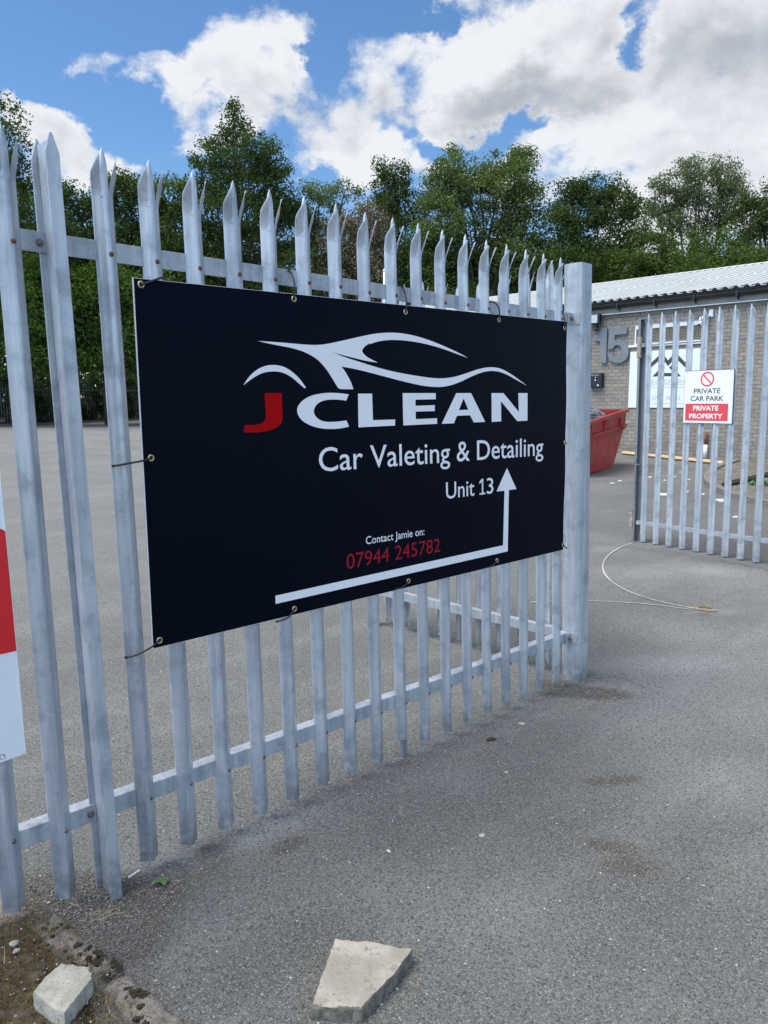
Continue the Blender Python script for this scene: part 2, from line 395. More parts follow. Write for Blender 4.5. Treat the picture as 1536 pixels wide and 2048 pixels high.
M['panel'] = mat('white_panel', (0.72, 0.77, 0.80), 0.45)[0]
M['logo'] = mat('dark_grey_print', (0.045, 0.045, 0.045), 0.5)[0]
M['faint'] = mat('pale_grey_print', (0.42, 0.46, 0.50), 0.5)[0]
M['mesh'] = mat('expanded_mesh', (0.30, 0.29, 0.22), 0.6, 0.3)[0]
M['pane'] = mat('window_pane', (0.10, 0.115, 0.10), 0.2)[0]
M['bark'] = varied('bark', (0.05, 0.042, 0.034), (0.09, 0.08, 0.065), 5, 0.9, bmp=0.5, bd=0.02)
def bricks():
    m, nt, b = mat('stone_blocks', (0.3, 0.27, 0.23), 0.9, 0, 0.2); P = geo(nt)
    sp = nt.nodes.new('ShaderNodeSeparateXYZ'); nt.links.new(P, sp.inputs[0])
    cb = nt.nodes.new('ShaderNodeCombineXYZ'); nt.links.new((X(nt, sp.outputs[1]) + X(nt, sp.outputs[0]) * 1.0).s, cb.inputs[0]); nt.links.new(sp.outputs[2], cb.inputs[1])
    br = nt.nodes.new('ShaderNodeTexBrick'); nt.links.new(cb.outputs[0], br.inputs['Vector'])
    br.inputs['Color1'].default_value = (0.215, 0.192, 0.165, 1); br.inputs['Color2'].default_value = (0.30, 0.275, 0.24, 1); br.inputs['Mortar'].default_value = (0.13, 0.115, 0.095, 1)
    br.inputs['Scale'].default_value = 1.0; br.inputs['Brick Width'].default_value = 0.235; br.inputs['Row Height'].default_value = 0.105
    br.inputs['Mortar Size'].default_value = 0.010; br.inputs['Mortar Smooth'].default_value = 0.3; br.inputs['Bias'].default_value = 0.0
    c = mixc(nt, noise(nt, P, 14, 5, 0.7).sm(0.35, 0.75) * 0.5, br.outputs[0], (0.36, 0.325, 0.275))
    c = mixc(nt, noise(nt, P, 1.1, 4, 0.6).sm(0.5, 0.75) * 0.4, c, (0.16, 0.145, 0.12))
    sz = X(nt, sp.outputs[2]).sm(1.0, 0.2) * 0.35
    c = mixc(nt, sz * noise(nt, P, 3, 4).sm(0.3, 0.7), c, (0.11, 0.105, 0.08))
    nt.links.new(c, b.inputs['Base Color']); bump(nt, b, X(nt, br.outputs['Fac']) * -1 + noise(nt, P, 30, 4), 0.5, 0.015)
    return m
M['brick'] = bricks()
def roofm():
    m, nt, b = mat('profiled_roof', (0.5, 0.53, 0.52), 0.5, 0.1); P = geo(nt)
    c = mixc(nt, noise(nt, mapping(nt, P, (0.5, 3, 0.5)), 0.9, 6, 0.6).sm(0.3, 0.7), (0.56, 0.59, 0.57), (0.70, 0.72, 0.695))
    c = mixc(nt, noise(nt, mapping(nt, P, (0.6, 2.2, 0.6), loc=(3, 2, 0)), 0.7, 7, 0.7).sm(0.60, 0.70) * 0.65, c, (0.40, 0.31, 0.24))
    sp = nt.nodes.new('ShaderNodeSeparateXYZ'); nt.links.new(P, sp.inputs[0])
    ph = ((X(nt, sp.outputs[1]) + 6.15) / 0.2705)._op('FRACT')          # rib shading painted in: darker troughs and camera-side rib flanks
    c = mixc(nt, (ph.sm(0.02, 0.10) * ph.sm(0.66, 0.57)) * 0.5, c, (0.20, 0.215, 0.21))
    nt.links.new(c, b.inputs['Base Color']); return m
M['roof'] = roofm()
def leafm(name, c1, c2, tr=0.35):
    m, nt, b = mat(name, c1, 0.55, 0, 0.35)
    r = X(nt, geo(nt, 'Random Per Island')); P = geo(nt)
    c = mixc(nt, r, c1, c2)
    c = mixc(nt, noise(nt, P, 0.45, 3).sm(0.35, 0.65) * 0.6, c, tuple(x * 0.7 for x in c1))
    nt.links.new(c, b.inputs['Base Color']); b.inputs['Roughness'].default_value = .8; b.inputs['Specular IOR Level'].default_value = .12
    t = nt.nodes.new('ShaderNodeBsdfTranslucent'); nt.links.new(mixc(nt, 1.0, c, (1.25, 1.35, 0.6), 'MULTIPLY'), t.inputs[0])
    mx = nt.nodes.new('ShaderNodeMixShader'); mx.inputs[0].default_value = tr
    nt.links.new(b.outputs[0], mx.inputs[1]); nt.links.new(t.outputs[0], mx.inputs[2])
    nt.links.new(mx.outputs[0], nt.nodes['Material Output'].inputs[0])
    return m
M['leafA'] = leafm('leaf_mid_green', (0.065, 0.106, 0.026), (0.114, 0.167, 0.046))
M['leafB'] = leafm('leaf_dark_green', (0.043, 0.076, 0.022), (0.078, 0.121, 0.034))
M['leafC'] = leafm('leaf_light_green', (0.092, 0.141, 0.043), (0.157, 0.210, 0.081))
M['leafD'] = leafm('leaf_grey_green', (0.097, 0.135, 0.065), (0.178, 0.222, 0.130))
M['leafE'] = leafm('leaf_bright_hedge', (0.065, 0.124, 0.024), (0.135, 0.222, 0.052))
M['leafF'] = leafm('leaf_brown_twiggy', (0.135, 0.115, 0.068), (0.230, 0.203, 0.128), 0.1)
M['leafG'] = leafm('leaf_ivy', (0.030, 0.058, 0.020), (0.065, 0.105, 0.040))

# ---------------------------------------------------------------- ground sheet
rng = np.random.default_rng(7)
def axis_coords(lo, hi, d0, d1, step, grow=1.12, far=600):
    c = list(np.arange(d0, d1 + 1e-6, step)); s = step
    while c[-1] < hi: s *= grow; c.append(c[-1] + s)
    s = step
    while c[0] > lo: s *= grow; c.insert(0, c[0] - s)
    return np.array(c)
gx = axis_coords(-250, 420, -3.8, 6.0, 0.035); gy = axis_coords(-250, 420, -1.9, 4.0, 0.035)
GX, GY = np.meshgrid(gx, gy, indexing='ij')
D = (GX + 3.86) * 0.7 + (GY + 2.418) * 0.714
GZ = 0.015 * np.clip(D - 5, 0, 60)
def fbm(x, y, seed, octs=5, f=1.0):
    r = np.random.default_rng(seed); o = np.zeros_like(x); a = 1.0; tot = 0
    for i in range(octs):
        for k in range(3):
            th = r.uniform(0, PI * 2); ph = r.uniform(0, 6.28); ff = f * (2 ** i) * r.uniform(0.8, 1.25)
            o += a * np.sin((x * math.cos(th) + y * math.sin(th)) * ff * 6.28 + ph) / 3
        tot += a; a *= 0.55
    return o / tot
near = np.clip(1 - D / 14, 0, 1)
GZ += fbm(GX, GY, 3, 4, 0.3) * 0.006 * near
wear = np.zeros(GX.shape + (3,))
def spot(px, py, rx, ch, w, ry=None, rot=0.0, h=0.0):
    p = ground(px, py, h); ry = ry or rx
    a = (GX - p.x) * math.cos(rot) + (GY - p.y) * math.sin(rot); b = -(GX - p.x) * math.sin(rot) + (GY - p.y) * math.cos(rot)
    wear[..., ch] += w * np.exp(-((a / rx) ** 2 + (b / ry) ** 2))
    return p
for s in [(590, 1685, .12, 0, 1.0, .04), (560, 1690, .05, 0, .5), (1230, 1560, .18, 0, .95, .055, -.6), (1215, 1690, .14, 0, .85, .06, -.9), (1260, 1735, .14, 0, .8, .06, -.8), (1010, 1415, .07, 0, .3), (985, 1480, .035, 0, .9, .02),
          (1160, 1385, .22, 0, .95, .10, -.7), (1215, 1390, .16, 0, .75, .09, -.7), (1100, 1370, .12, 0, .7), (1090, 1335, .1, 0, .7), (1180, 1420, .12, 0, .45, .05),
          (360, 1760, .30, 0, .6, .10, .4), (240, 1800, .16, 0, .75), (150, 1800, .15, 0, .65), (300, 1880, .13, 0, .55), (430, 1740, .12, 0, .4), (90, 1780, .12, 0, .6), (20, 1790, .12, 0, .6),
          (250, 1950, .10, 0, .55, .25, -.1), (330, 1830, .16, 2, .45), (560, 1900, .3, 2, .35), (480, 2010, .22, 2, .3), (1310, 1830, .35, 2, .55), (1430, 1700, .3, 2, .35), (900, 1620, .35, 2, .55), (760, 1760, .45, 2, .28), (1000, 1480, .3, 2, .45), (1150, 1660, .3, 2, .3), (690, 1590, .3, 2, .2), (1080, 1850, .3, 1, .25), (700, 1780, .25, 1, .25), (1350, 1960, .25, 0, .22), (1180, 1900, .12, 2, .5), (880, 1780, .12, 0, .2), (1450, 1560, .25, 1, .35), (640, 1860, .1, 2, .4), (930, 1560, .12, 1, .3), (810, 1520, .035, 0, 1.3),
          (470, 1690, .22, 1, .5, .07, .1), (620, 1625, .26, 1, .55, .07, .1), (330, 1700, .2, 1, .3), (520, 1660, .2, 1, .5, .08), (250, 1740, .1, 1, .2), (440, 1860, .25, 1, .35, .14), 
          (1420, 1330, .55, 1, .75, .22, -.7), (1500, 1290, .5, 1, .5), (1350, 1270, .3, 1, .3), (1500, 1400, .5, 1, .5), (1290, 1440, .35, 1, .35), (1350, 1140, .6, 1, .65, .28, -.8), (1480, 1150, .5, 1, .5), (1250, 1150, .35, 1, .35), (1300, 1240, .35, 1, .2),
          (1220, 1095, .35, 1, .5, .15), (1410, 1228, .14, 0, .55, .08), (1450, 1222, .14, 1, .6, .08), (1395, 1225, .07, 1, .7),
          (1340, 1105, .7, 2, .75, .12, -1.45), (1450, 1125, .5, 2, .8, .12, -1.45), (1270, 1085, .10, 0, .8)]:
    spot(*s)
# newer, darker tarmac of the road beyond the gate and gravelly apron by the building
wear[..., 2] += 0.42 * np.clip((GX - 4.6) / 0.25, 0, 1) * np.clip((11.0 + 0.4 * fbm(GX, GY, 9, 3, .3) - GX) / 0.3, 0, 1) * np.clip((6 - GY) / 2, 0, 1)
wear[..., 0] += 0.30 * np.clip((GX - 9.6) / 0.4, 0, 1) * np.clip((17.3 - GX) / 0.3, 0, 1) * np.clip((14 - GY) / 3, 0, 1)
# yard beyond the fence: paler with streaks
wear[..., 1] += 0.50 * np.clip((GY - 0.6) / 5, 0, 1) * np.clip((60 - GY) / 10, 0, 1) * (0.8 + 0.5 * fbm(GX, GY, 12, 4, 0.05)) * np.clip((9 - GX + GY * 0.3) / 4, 0, 1)
# dirt that gathers along the fence line
line = np.exp(-((GY + 0.02 + 0.05 * fbm(GX, GY, 5, 4, 0.7)) / 0.10) ** 2) * np.clip((0.2 - GX) / 0.2, 0, 1)
wear[..., 0] += 0.42 * line * (0.7 + 0.8 * fbm(GX, GY, 6, 5, 1.0))
wear[..., 0] *= (0.85 + 0.6 * fbm(GX, GY, 15, 5, 2.2)); wear[..., 1] *= (0.8 + 0.6 * fbm(GX, GY, 16, 5, 0.9)); wear[..., 2] *= (0.85 + 0.4 * fbm(GX, GY, 17, 5, 0.8))
# the drop bolts have scratched two thin pale arcs
def scratch(pts, w, ch, amt):
    P = []
    for i in range(len(pts) - 1):
        for k in range(12):
            t = k / 12; P.append((pts[i][0] * (1 - t) + pts[i + 1][0] * t, pts[i][1] * (1 - t) + pts[i + 1][1] * t))
    return P
wear = np.clip(wear, 0, 1)
nx, ny = len(gx), len(gy)
gv = np.stack([GX, GY, GZ], -1).reshape(-1, 3)
ii, jj = np.meshgrid(np.arange(nx - 1), np.arange(ny - 1), indexing='ij')
q = np.stack([ii * ny + jj, (ii + 1) * ny + jj, (ii + 1) * ny + jj + 1, ii * ny + jj + 1], -1).reshape(-1, 4)
def np_mesh(name, verts, faces, mats, smooth=False):
    me = bpy.data.meshes.new(name); n = len(verts); k = faces.shape[1]
    me.vertices.add(n); me.vertices.foreach_set('co', verts.astype(np.float32).ravel())
    me.loops.add(faces.size); me.loops.foreach_set('vertex_index', faces.astype(np.int32).ravel())
    me.polygons.add(len(faces)); me.polygons.foreach_set('loop_start', np.arange(0, faces.size, k, dtype=np.int32))
    me.polygons.foreach_set('loop_total', np.full(len(faces), k, dtype=np.int32))
    if smooth: me.polygons.foreach_set('use_smooth', np.ones(len(faces), dtype=bool))
    for m in mats: me.materials.append(m)
    me.update(calc_edges=True); me.validate()
    return me
me = np_mesh('ground', gv, q, [M['asphalt']], True)
ca = me.color_attributes.new('wear', 'FLOAT_COLOR', 'POINT')
ca.data.foreach_set('color', np.concatenate([wear.reshape(-1, 3), np.ones((nx * ny, 1))], 1).astype(np.float32).ravel())
gnd = bpy.data.objects.new('ground', me); COL.objects.link(gnd); gnd['kind'] = 'structure'

def ribbon(name, pxs, w, m, lift=0.004, smooth_it=2):
    pts = [Vector((*(ground(*p).xy), 0)) for p in pxs]
    for _ in range(smooth_it):
        o = [pts[0]]
        for i in range(len(pts) - 1):
            o += [pts[i] * 0.75 + pts[i + 1] * 0.25, pts[i] * 0.25 + pts[i + 1] * 0.75]
        pts = o + [pts[-1]]
    vs = []; r = random.Random(4)
    for i, p in enumerate(pts):
        t = (pts[min(i + 1, len(pts) - 1)] - pts[max(i - 1, 0)]).normalized(); nrm = Vector((-t.y, t.x, 0)); ww = w * r.uniform(0.6, 1.25)
        for s in (-1, 1):
            a = p + nrm * ww * s; vs.append((a.x, a.y, G(a.x, a.y) + lift + 0.003))
    mb = MB(); mb.add(vs, [(2 * i, 2 * i + 1, 2 * i + 3, 2 * i + 2) for i in range(len(pts) - 1)])
    o = mb.build(name, m); o['kind'] = 'structure'; return o
M['scratch'] = varied('scratched_tarmac', (0.50, 0.48, 0.43), (0.34, 0.33, 0.31), 30, 0.9, bmp=0)
ribbon('scratch_arc', [(1264, 1087), (1235, 1098), (1213, 1114), (1203, 1133), (1212, 1156), (1245, 1180), (1300, 1200), (1350, 1211), (1392, 1219)], 0.008, M['scratch'])
ribbon('scratch_line', [(1388, 1221), (1330, 1213), (1270, 1207), (1200, 1203), (1120, 1203), (1060, 1206)], 0.007, M['scratch'])

M['crack'] = varied('cracked_seam', (0.03, 0.03, 0.028), (0.07, 0.065, 0.058), 60, 0.95, bmp=0)
rc = random.Random(21)
def crack(a, b, n, w, j):
    P = []
    for i in range(n + 1):
        t = i / n; P.append((a[0] + (b[0] - a[0]) * t + rc.gauss(0, j) * (0 < i < n), a[1] + (b[1] - a[1]) * t + rc.gauss(0, j * .4) * (0 < i < n)))
    ribbon('tarmac_crack', P, w, M['crack'], .003, 1)
crack((1536, 1652), (1490, 1668), 6, .0012, 5); crack((1225, 1352), (1292, 1378), 8, .0016, 4); crack((1440, 1120), (1560, 1150), 8, .004, 5)

# ---------------------------------------------------------------- palisade pale
PROF = [(-35, 4), (-34, 0.5), (-25, -5.5), (-16, -12), (-12.5, -17), (-9.5, -22), (-5, -24.6), (0, -25.3), (5, -24.6), (9.5, -22), (12.5, -17), (16, -12), (25, -5.5), (34, 0.5), (35, 4)]
def make_pale_mb(m, z0=0.03, z1=2.43, spread=1.0, ws=1.0):
    """W-section pale with a split, splayed triple head. m(s, n, z): s along fence, n towards the viewer, z up (metres)"""
    mb = MB(); T = 0.0028
    prof = [(a / 1000 * ws, -b / 1000) for a, b in PROF]          # n positive towards viewer
    def strip(idx, zs, f):
        """idx profile columns, zs list of z; f(s, n, k, t)->(s,n,z)"""
        cols = len(idx); rows = len(zs); front = []; back = []
        for r_, z in enumerate(zs):
            for i in idx:
                s, n = prof[i]
                front.append(f(s, n, z)); back.append(f(s * 0.97, n - T, z))
        b = len(front); fs = []
        for r_ in range(rows - 1):
            for c in range(cols - 1):
                a = r_ * cols + c; fs.append((a, a + 1, a + cols + 1, a + cols)); fs.append((b + a, b + a + cols, b + a + cols + 1, b + a + 1))
            a = r_ * cols; fs.append((a, a + cols, b + a + cols, b + a)); a += cols - 1; fs.append((a, b + a, b + a + cols, a + cols))
        for c in range(cols - 1):
            fs.append((c, b + c, b + c + 1, c + 1)); a = (rows - 1) * cols + c; fs.append((a, a + 1, b + a + 1, b + a))
        mb.add([m(*p) for p in front + back], fs)
    zsplit = z1 - 0.150
    bend = lambda z: 0.0
    strip(range(0, 15), [z0 + (zsplit - z0) * k / 6 for k in range(7)], lambda s, n, z: (s, n, z))
    L = z1 - zsplit
    def centre(s, n, z):
        t = (z - zsplit) / L; w = 1.0 if t < 0.70 else max(0.0, 1 - (t - 0.70) / 0.30)
        w = w ** 0.62
        return (s * w * (1.22 - .22 * t), (n - 0.020) * (0.35 + 0.65 * w) + 0.020 - .004 * t, z)
    strip(range(4, 11), [zsplit + L * k / 12 for k in range(13)], centre)
    LS = L * 0.76
    for sg, idx in ((-1, range(0, 5)), (1, range(10, 15))):
        cin = sg * 0.0135 * ws
        def side(s, n, z, sg=sg, cin=cin):
            t = (z - zsplit) / LS; w = 1.0 if t < 0.58 else max(0.0, 1 - ((t - 0.58) / 0.42) ** 1.2)
            ss = cin + (s - cin) * w
            return (ss + sg * (0.003 + 0.012 * spread) * t ** 1.3, n * (0.5 + 0.5 * w) + .006 * (1 - w) + 0.042 * spread * t ** 1.6, z)
        strip(idx, [zsplit + LS * k / 12 for k in range(13)], side)
    return mb
def bolt_mb(m, z, r=0.0085, n0=0.0245, s=0.0):
    mb = MB(); c = Vector(m(s, n0, z)); ax = (Vector(m(s, n0 + 0.01, z)) - c).normalized()
    mb.lathe([(r, -0.006), (r, 0.001), (r * 0.9, 0.0035), (r * 0.55, 0.0055), (0.0005, 0.0062)], c, ax, 12); return mb

def fmap(u0):    # fence frame: s along +X, n towards -Y
    return lambda s, n, z: (u0 + s + LX * z, -n + LY * z, z)

FENCE = empty('palisade_fence', (-2.87, 0, 0), 'galvanised steel palisade fence of splayed spiked pales carrying the black sign board', 'fence')
us = [-0.11 - 0.16034 * i for i in range(17)] + [-2.973, -3.133, -3.293, -3.453, -3.613, -3.773, -3.933]
proto = None; rr = random.Random(11)
for i, uu in enumerate(us):
    if i == 0:
        proto = make_pale_mb(fmap(uu)).build('pale', M['galv'], FENCE, (uu, 0, 0), angle=55)
        bolt_mb(fmap(uu), 2.105, s=0.004).build('bolt', M['rust'], proto, smooth=True)
        bolt_mb(fmap(uu), 0.262, r=0.0075, s=0.010, n0=0.0215).build('bolt', M['bolt'], proto, smooth=True)
    elif i == 8:      # a shorter pale whose foot shows a stub below it
        p = make_pale_mb(fmap(uu), 0.085).build('pale', M['galv'], FENCE, (uu, 0, 0), angle=55)
        for ch in proto.children:
            g = ch.copy(); COL.objects.link(g); g.parent = p
        st = MB(); f = fmap(uu); st.box(-0.012, 0.000, -0.01, 0.014, 0.018, 0.084, f); st.build('stub', M['galv_dull'], FENCE)
    else:
        copy_tree(proto, FENCE, (uu - us[0] + rr.uniform(-.002, .002), 0, (0.03 if i == 18 else rr.uniform(-0.004, 0.004))))
# rails: top one and bottom one, each an angle section
for nm, za, zb in (('rail', 2.088, 2.150), ('rail', 0.245, 0.305)):
    for u0, u1 in ((-2.840, 0.028), (-4.1, -2.851)):
        f = lambda s, n, z: (s + LX * z, -n + LY * z, z)
        mb = MB(); mb.box(u0, -0.006, za, u1, -0.0005, zb, f); mb.box(u0, -0.052, zb - 0.006, u1, -0.0065, zb, f)
        bevel(mb.build(nm, M['galv_rail'], FENCE), 0.0012)
# I-section post with a pointed head
def ipost():
    f = lambda s, n, z: (-2.845 + s + (LX - .008) * z, -n + LY * z, z)
    mb = MB(); w = 0.025
    for n0, n1, w in ((0.090, 0.096, .021), (-0.014, -0.0075, .022)):
        vs = [f(a, n, z) for n in (n0, n1) for a, z in ((-w, -0.05), (w, -0.05), (w, 2.36), (0.004, 2.415), (-0.004, 2.415), (-w, 2.36))]
        mb.add(vs, [(0, 1, 2, 3, 4, 5), (11, 10, 9, 8, 7, 6)] + [(i, (i + 1) % 6, 6 + (i + 1) % 6, 6 + i) for i in range(6)])
    mb.add([f(a, n, z) for a in (-0.003, 0.003) for n, z in ((-0.007, -0.05), (0.0895, -0.05), (0.0895, 2.40), (-0.007, 2.40))],
           [(0, 1, 2, 3), (7, 6, 5, 4), (0, 4, 5, 1), (1, 5, 6, 2), (2, 6, 7, 3), (3, 7, 4, 0)])
    o = mb.build('post', M['galv_post'], FENCE, (-2.862, 0, 0)); bevel(o, 0.0025, 3)
    for z in (2.116, 0.275):
        for s in (-0.024,):
            c = Vector(f(s, 0.0, z)); bb = MB(); bb.lathe([(0.012, 0), (0.012, 0.005), (0.0075, 0.0055), (0.0075, 0.011), (0.0005, 0.012)], c, (0, -1, 0), 6)
            bb.build('bolt', M['bolt'], o)
ipost()

# ---------------------------------------------------------------- gate post
def rrect(x0, y0, x1, y1, r, k=4):
    P = []
    for cx, cy, a0 in ((x1 - r, y0 + r, -PI / 2), (x1 - r, y1 - r, 0), (x0 + r, y1 - r, PI / 2), (x0 + r, y0 + r, PI)):
        for i in range(k + 1):
            a = a0 + PI / 2 * i / k; P.append((cx + r * math.cos(a), cy + r * math.sin(a)))
    return P
gp = empty('gate_post', (0.1, 0, 0), 'thick square galvanised gate post at the right end of the fence', 'post')
f = lambda x, y, z: (x + LX * z, y + LY * z, z)
mb = MB(); mb.prism(rrect(0.034, -0.058, 0.150, 0.062, 0.016), -0.05, 2.418, f)
mb.build('shaft', M['galv_post'], gp, angle=35)
mb = MB(); mb.prism(rrect(0.037, -0.055, 0.147, 0.059, 0.014), 2.4185, 2.422, f); mb.build('cap', M['galv_rail'], gp, angle=35)
for z in (2.118, 0.272):
    mb = MB(); mb.box(0.0285, -0.052, z - 0.032, 0.0335, 0.010, z + 0.032, f); mb.box(-0.035, 0.001, z - 0.030, 0.028, 0.0, z + 0.030, f)
    mb.box(-0.02, -0.006, z - 0.029, 0.028, -0.001, z + 0.029, f)
    b = mb.build('bracket', M['galv_rail'], gp)
    mb = MB(); mb.lathe([(0.013, 0), (0.013, 0.005), (0.0075, 0.0055), (0.0075, 0.012), (0.0005, 0.013)], f(0.012, -0.0065, z), (0, -1, 0), 6)
    mb.build('bolt', M['bolt'], b)
def lump(c, rx, ry, rz, seed, amp=0.3, su=14, sv=10, tilt=0.0):
    r = np.random.default_rng(seed); K = r.normal(size=(7, 3)) * 1.9; ph = r.uniform(0, 6.28, 7); vs = []; fs = []
    for j in range(sv + 1):
        th = PI * j / sv
        for i in range(su):
            a = 2 * PI * i / su; d = np.array([math.sin(th) * math.cos(a), math.sin(th) * math.sin(a), math.cos(th)])
            k = 1 + amp * float(np.sin(K @ d + ph).mean()) * 2
            p = Vector((d[0] * rx * k, d[1] * ry * k, d[2] * rz * k)); vs.append(Vector(c) + p)
    for j in range(sv):
        for i in range(su): fs.append((j * su + i, j * su + (i + 1) % su, (j + 1) * su + (i + 1) % su, (j + 1) * su + i))
    return vs, fs

# ---------------------------------------------------------------- black sign board
SN = 0.037      # sign back face distance in front of the fence plane
def sgn(n0): return lambda u, z, n=0.0: (u + LX * z, -(n0 + n) + LY * z, z)
SIGN = empty('sign_board', (-1.37, -SN, 0.82), 'large black car valeting sign board with white car drawing, cable-tied to the fence', 'sign')
cs = {k: onfence(*p, SN + 0.004) for k, p in dict(tl=(265, 555), tr=(1134, 643), br=(1126, 1100), bl=(305, 1298)).items()}
def bil(a, b):
    t = (Vector(cs['bl']) * (1 - a) + Vector(cs['br']) * a); s = (Vector(cs['tl']) * (1 - a) + Vector(cs['tr']) * a); return t * (1 - b) + s * b
NA, NB = 40, 20
def warp(u, z):      # the sheet bellies a little between its ties
    a = (u + 2.62) / 2.52; b = (z - 0.82) / 1.23
    return 0.006 * math.sin(b * PI) * max(0, a - 0.88) * 8
def smap(n): return lambda u, z, k=0.0: (u + LX * z, -(n + k + warp(u, z)) + LY * z, z)
def sheet(inset, n0, n1):
    mb = MB(); vs = []
    for nn in (n1, n0):
        fm = smap(nn)
        for i in range(NA + 1):
            for j in range(NB + 1):
                a = i / NA; b = j / NB; p = bil(a, b); uu, zz = p
                uu = min(max(uu, cs['bl'][0] - 1 + inset), 1)
                if i == 0: uu += inset
                if i == NA: uu -= inset * 0.3; uu -= 0.006 * math.sin(b * PI * 3) ** 2
                if j == 0: zz += inset * 0.4
                if j == NB: zz -= inset * 0.4
                vs.append(fm(uu, zz))
    W_ = NB + 1; H_ = (NA + 1) * W_; fs = []
    for i in range(NA):
        for j in range(NB):
            a = i * W_ + j; fs.append((a, a + W_, a + W_ + 1, a + 1)); fs.append((H_ + a, H_ + a + 1, H_ + a + W_ + 1, H_ + a + W_))
    for i in range(NA):
        for j, s_ in ((0, 1), (NB, -1)):
            a = i * W_ + j; fs.append((a, H_ + a, H_ + a + W_, a + W_))
    for j in range(NB):
        for i in (0, NA):
            a = i * W_ + j; fs.append((a, a + 1, H_ + a + 1, H_ + a))
    mb.add(vs, fs); return mb
sheet(0, SN, SN + 0.004).build('board', M['board'], SIGN, angle=40)
sheet(0.0035, SN + 0.0042, SN + 0.0052).build('black_face', M['navy'], SIGN, angle=40)
FN = SN + 0.0056
def sp(px, py): return onfence(px, py, FN)
def z1(x, y): return sp(460 + x / 2.2261, 640 + y / 2.2261)
def z6(x, y): return sp(480 + x / 5.12, 655 + y / 5.12)
def z7(x, y): return sp(740 + x / 4.518, 655 + y / 4.518)
fm = smap(FN)
def film(name, polys, m, sm=True):
    mb = MB()
    for outer, holes in polys:
        o = smooth_line([Vector(p) for p in outer], 2) if sm else outer
        poly_mesh(mb, o, holes, fm)
    return mb.build(name, m, SIGN)
car = [z6(*p) for p in [(185, 138), (400, 152), (560, 166), (700, 178), (800, 180), (900, 168), (1050, 135), (1200, 100), (1350, 68), (1450, 56)]] + \
      [z7(*p) for p in [(40, 58), (100, 50), (180, 46), (270, 50), (380, 68), (500, 102), (600, 140), (700, 182), (800, 228), (885, 275), (800, 245), (700, 207), (600, 174), (480, 143), (360, 122), (240, 112), (150, 113), (60, 128), (0, 150)]] + \
      [z6(*p) for p in [(1331, 160), (1275, 192), (1248, 235), (1262, 270), (1310, 310), (1410, 360), (1300, 345), (1150, 308), (1000, 270), (938, 250), (1050, 297), (1200, 345)]] + \
      [z7(*p) for p in [(0, 342), (150, 385), (300, 417), (450, 442), (560, 457), (640, 461), (720, 455), (800, 437), (880, 410), (960, 382), (1040, 362), (1110, 358), (1180, 370), (1250, 405), (1330, 460), (1415, 525), (1330, 478), (1250, 432), (1180, 402), (1110, 391), (1050, 395), (980, 415), (900, 450), (820, 490), (740, 520), (660, 537), (580, 538), (480, 528), (360, 502), (240, 472), (120, 440), (0, 408)]] + \
      [z6(*p) for p in [(1200, 430), (1100, 410), (1033, 400), (1070, 440), (1110, 510), (1140, 570), (1160, 632), (1020, 632), (1000, 615), (950, 530), (890, 435), (840, 375), (790, 325), (720, 280), (640, 243), (540, 212), (400, 185), (280, 162)]]
arc = [z6(*p) for p in [(35, 590), (80, 520), (140, 455), (210, 410), (280, 387), (350, 383), (420, 392), (490, 422), (560, 475), (610, 525), (650, 580), (675, 615), (660, 622), (610, 580), (560, 535), (500, 490), (440, 462), (380, 450), (300, 450), (230, 465), (160, 498), (100, 540)]]
film('car_drawing', [(car, []), (arc, [])], M['wvinyl'])
J = [z6(*p) for p in [(250, 672), (425, 672), (432, 800), (437, 930), (420, 985), (385, 1020), (320, 1050), (240, 1068), (150, 1076), (35, 1073), (50, 1000), (150, 999), (215, 985), (252, 960), (266, 920), (262, 850)]]
Cc = [z6(*p) for p in [(1113, 685), (1085, 750), (1040, 742), (960, 736), (880, 742), (820, 760), (775, 795), (752, 850), (760, 890), (782, 922), (820, 950), (870, 965), (940, 968), (1020, 962), (1090, 952), (1115, 1015), (1050, 1030), (960, 1040), (860, 1038), (770, 1022), (690, 990), (630, 950), (592, 895), (582, 845), (600, 790), (650, 740), (720, 700), (820, 676), (920, 668), (1020, 672)]]
Ll = [z1(*p) for p in [(570, 328), (632, 328), (636, 446), (735, 443), (734, 470), (572, 478)]]
El = [z7(*p) for p in [(295, 593), (593, 593), (593, 648), (410, 652), (410, 708), (584, 702), (584, 755), (411, 760), (413, 828), (605, 820), (606, 870), (301, 885)]]
Al = [z7(*p) for p in [(648, 870), (780, 593), (912, 593), (1040, 853), (938, 858), (903, 793), (785, 798), (757, 866)]]; Ah = [z7(*p) for p in [(845, 640), (888, 743), (802, 747)]]
Nl = [z7(*p) for p in [(1098, 593), (1205, 593), (1345, 765), (1340, 593), (1422, 593), (1422, 842), (1330, 846), (1182, 665), (1185, 848), (1100, 853)]]
film('red_initial', [(J, [])], M['rvinyl'])
mb = MB(); poly_mesh(mb, smooth_line([Vector(p) for p in Cc], 2), [], fm)
for o_, h_ in ((Ll, []), (El, []), (Al, [Ah]), (Nl, [])): poly_mesh(mb, o_, h_, fm)
mb.build('lettering', M['wvinyl'], SIGN)
def words(name, body, l, r, top, base, m, bold=0.0, spacing=1.0):
    """l, r: photo points at the ends of the baseline; top, base: photo points of a capital's top and foot"""
    b = (z1(*base)[1]); c = z1(*top)[1] - b; mb = MB()
    text_mesh(mb, body, fm, z1(*l)[0], z1(*r)[0], b, c, bold, spacing); return mb.build(name, m, SIGN)
words('lettering', 'Car Valeting & Detailing', (397, 675), (1393, 600), (420, 568), (420, 674), M['wvinyl'], 0.004)
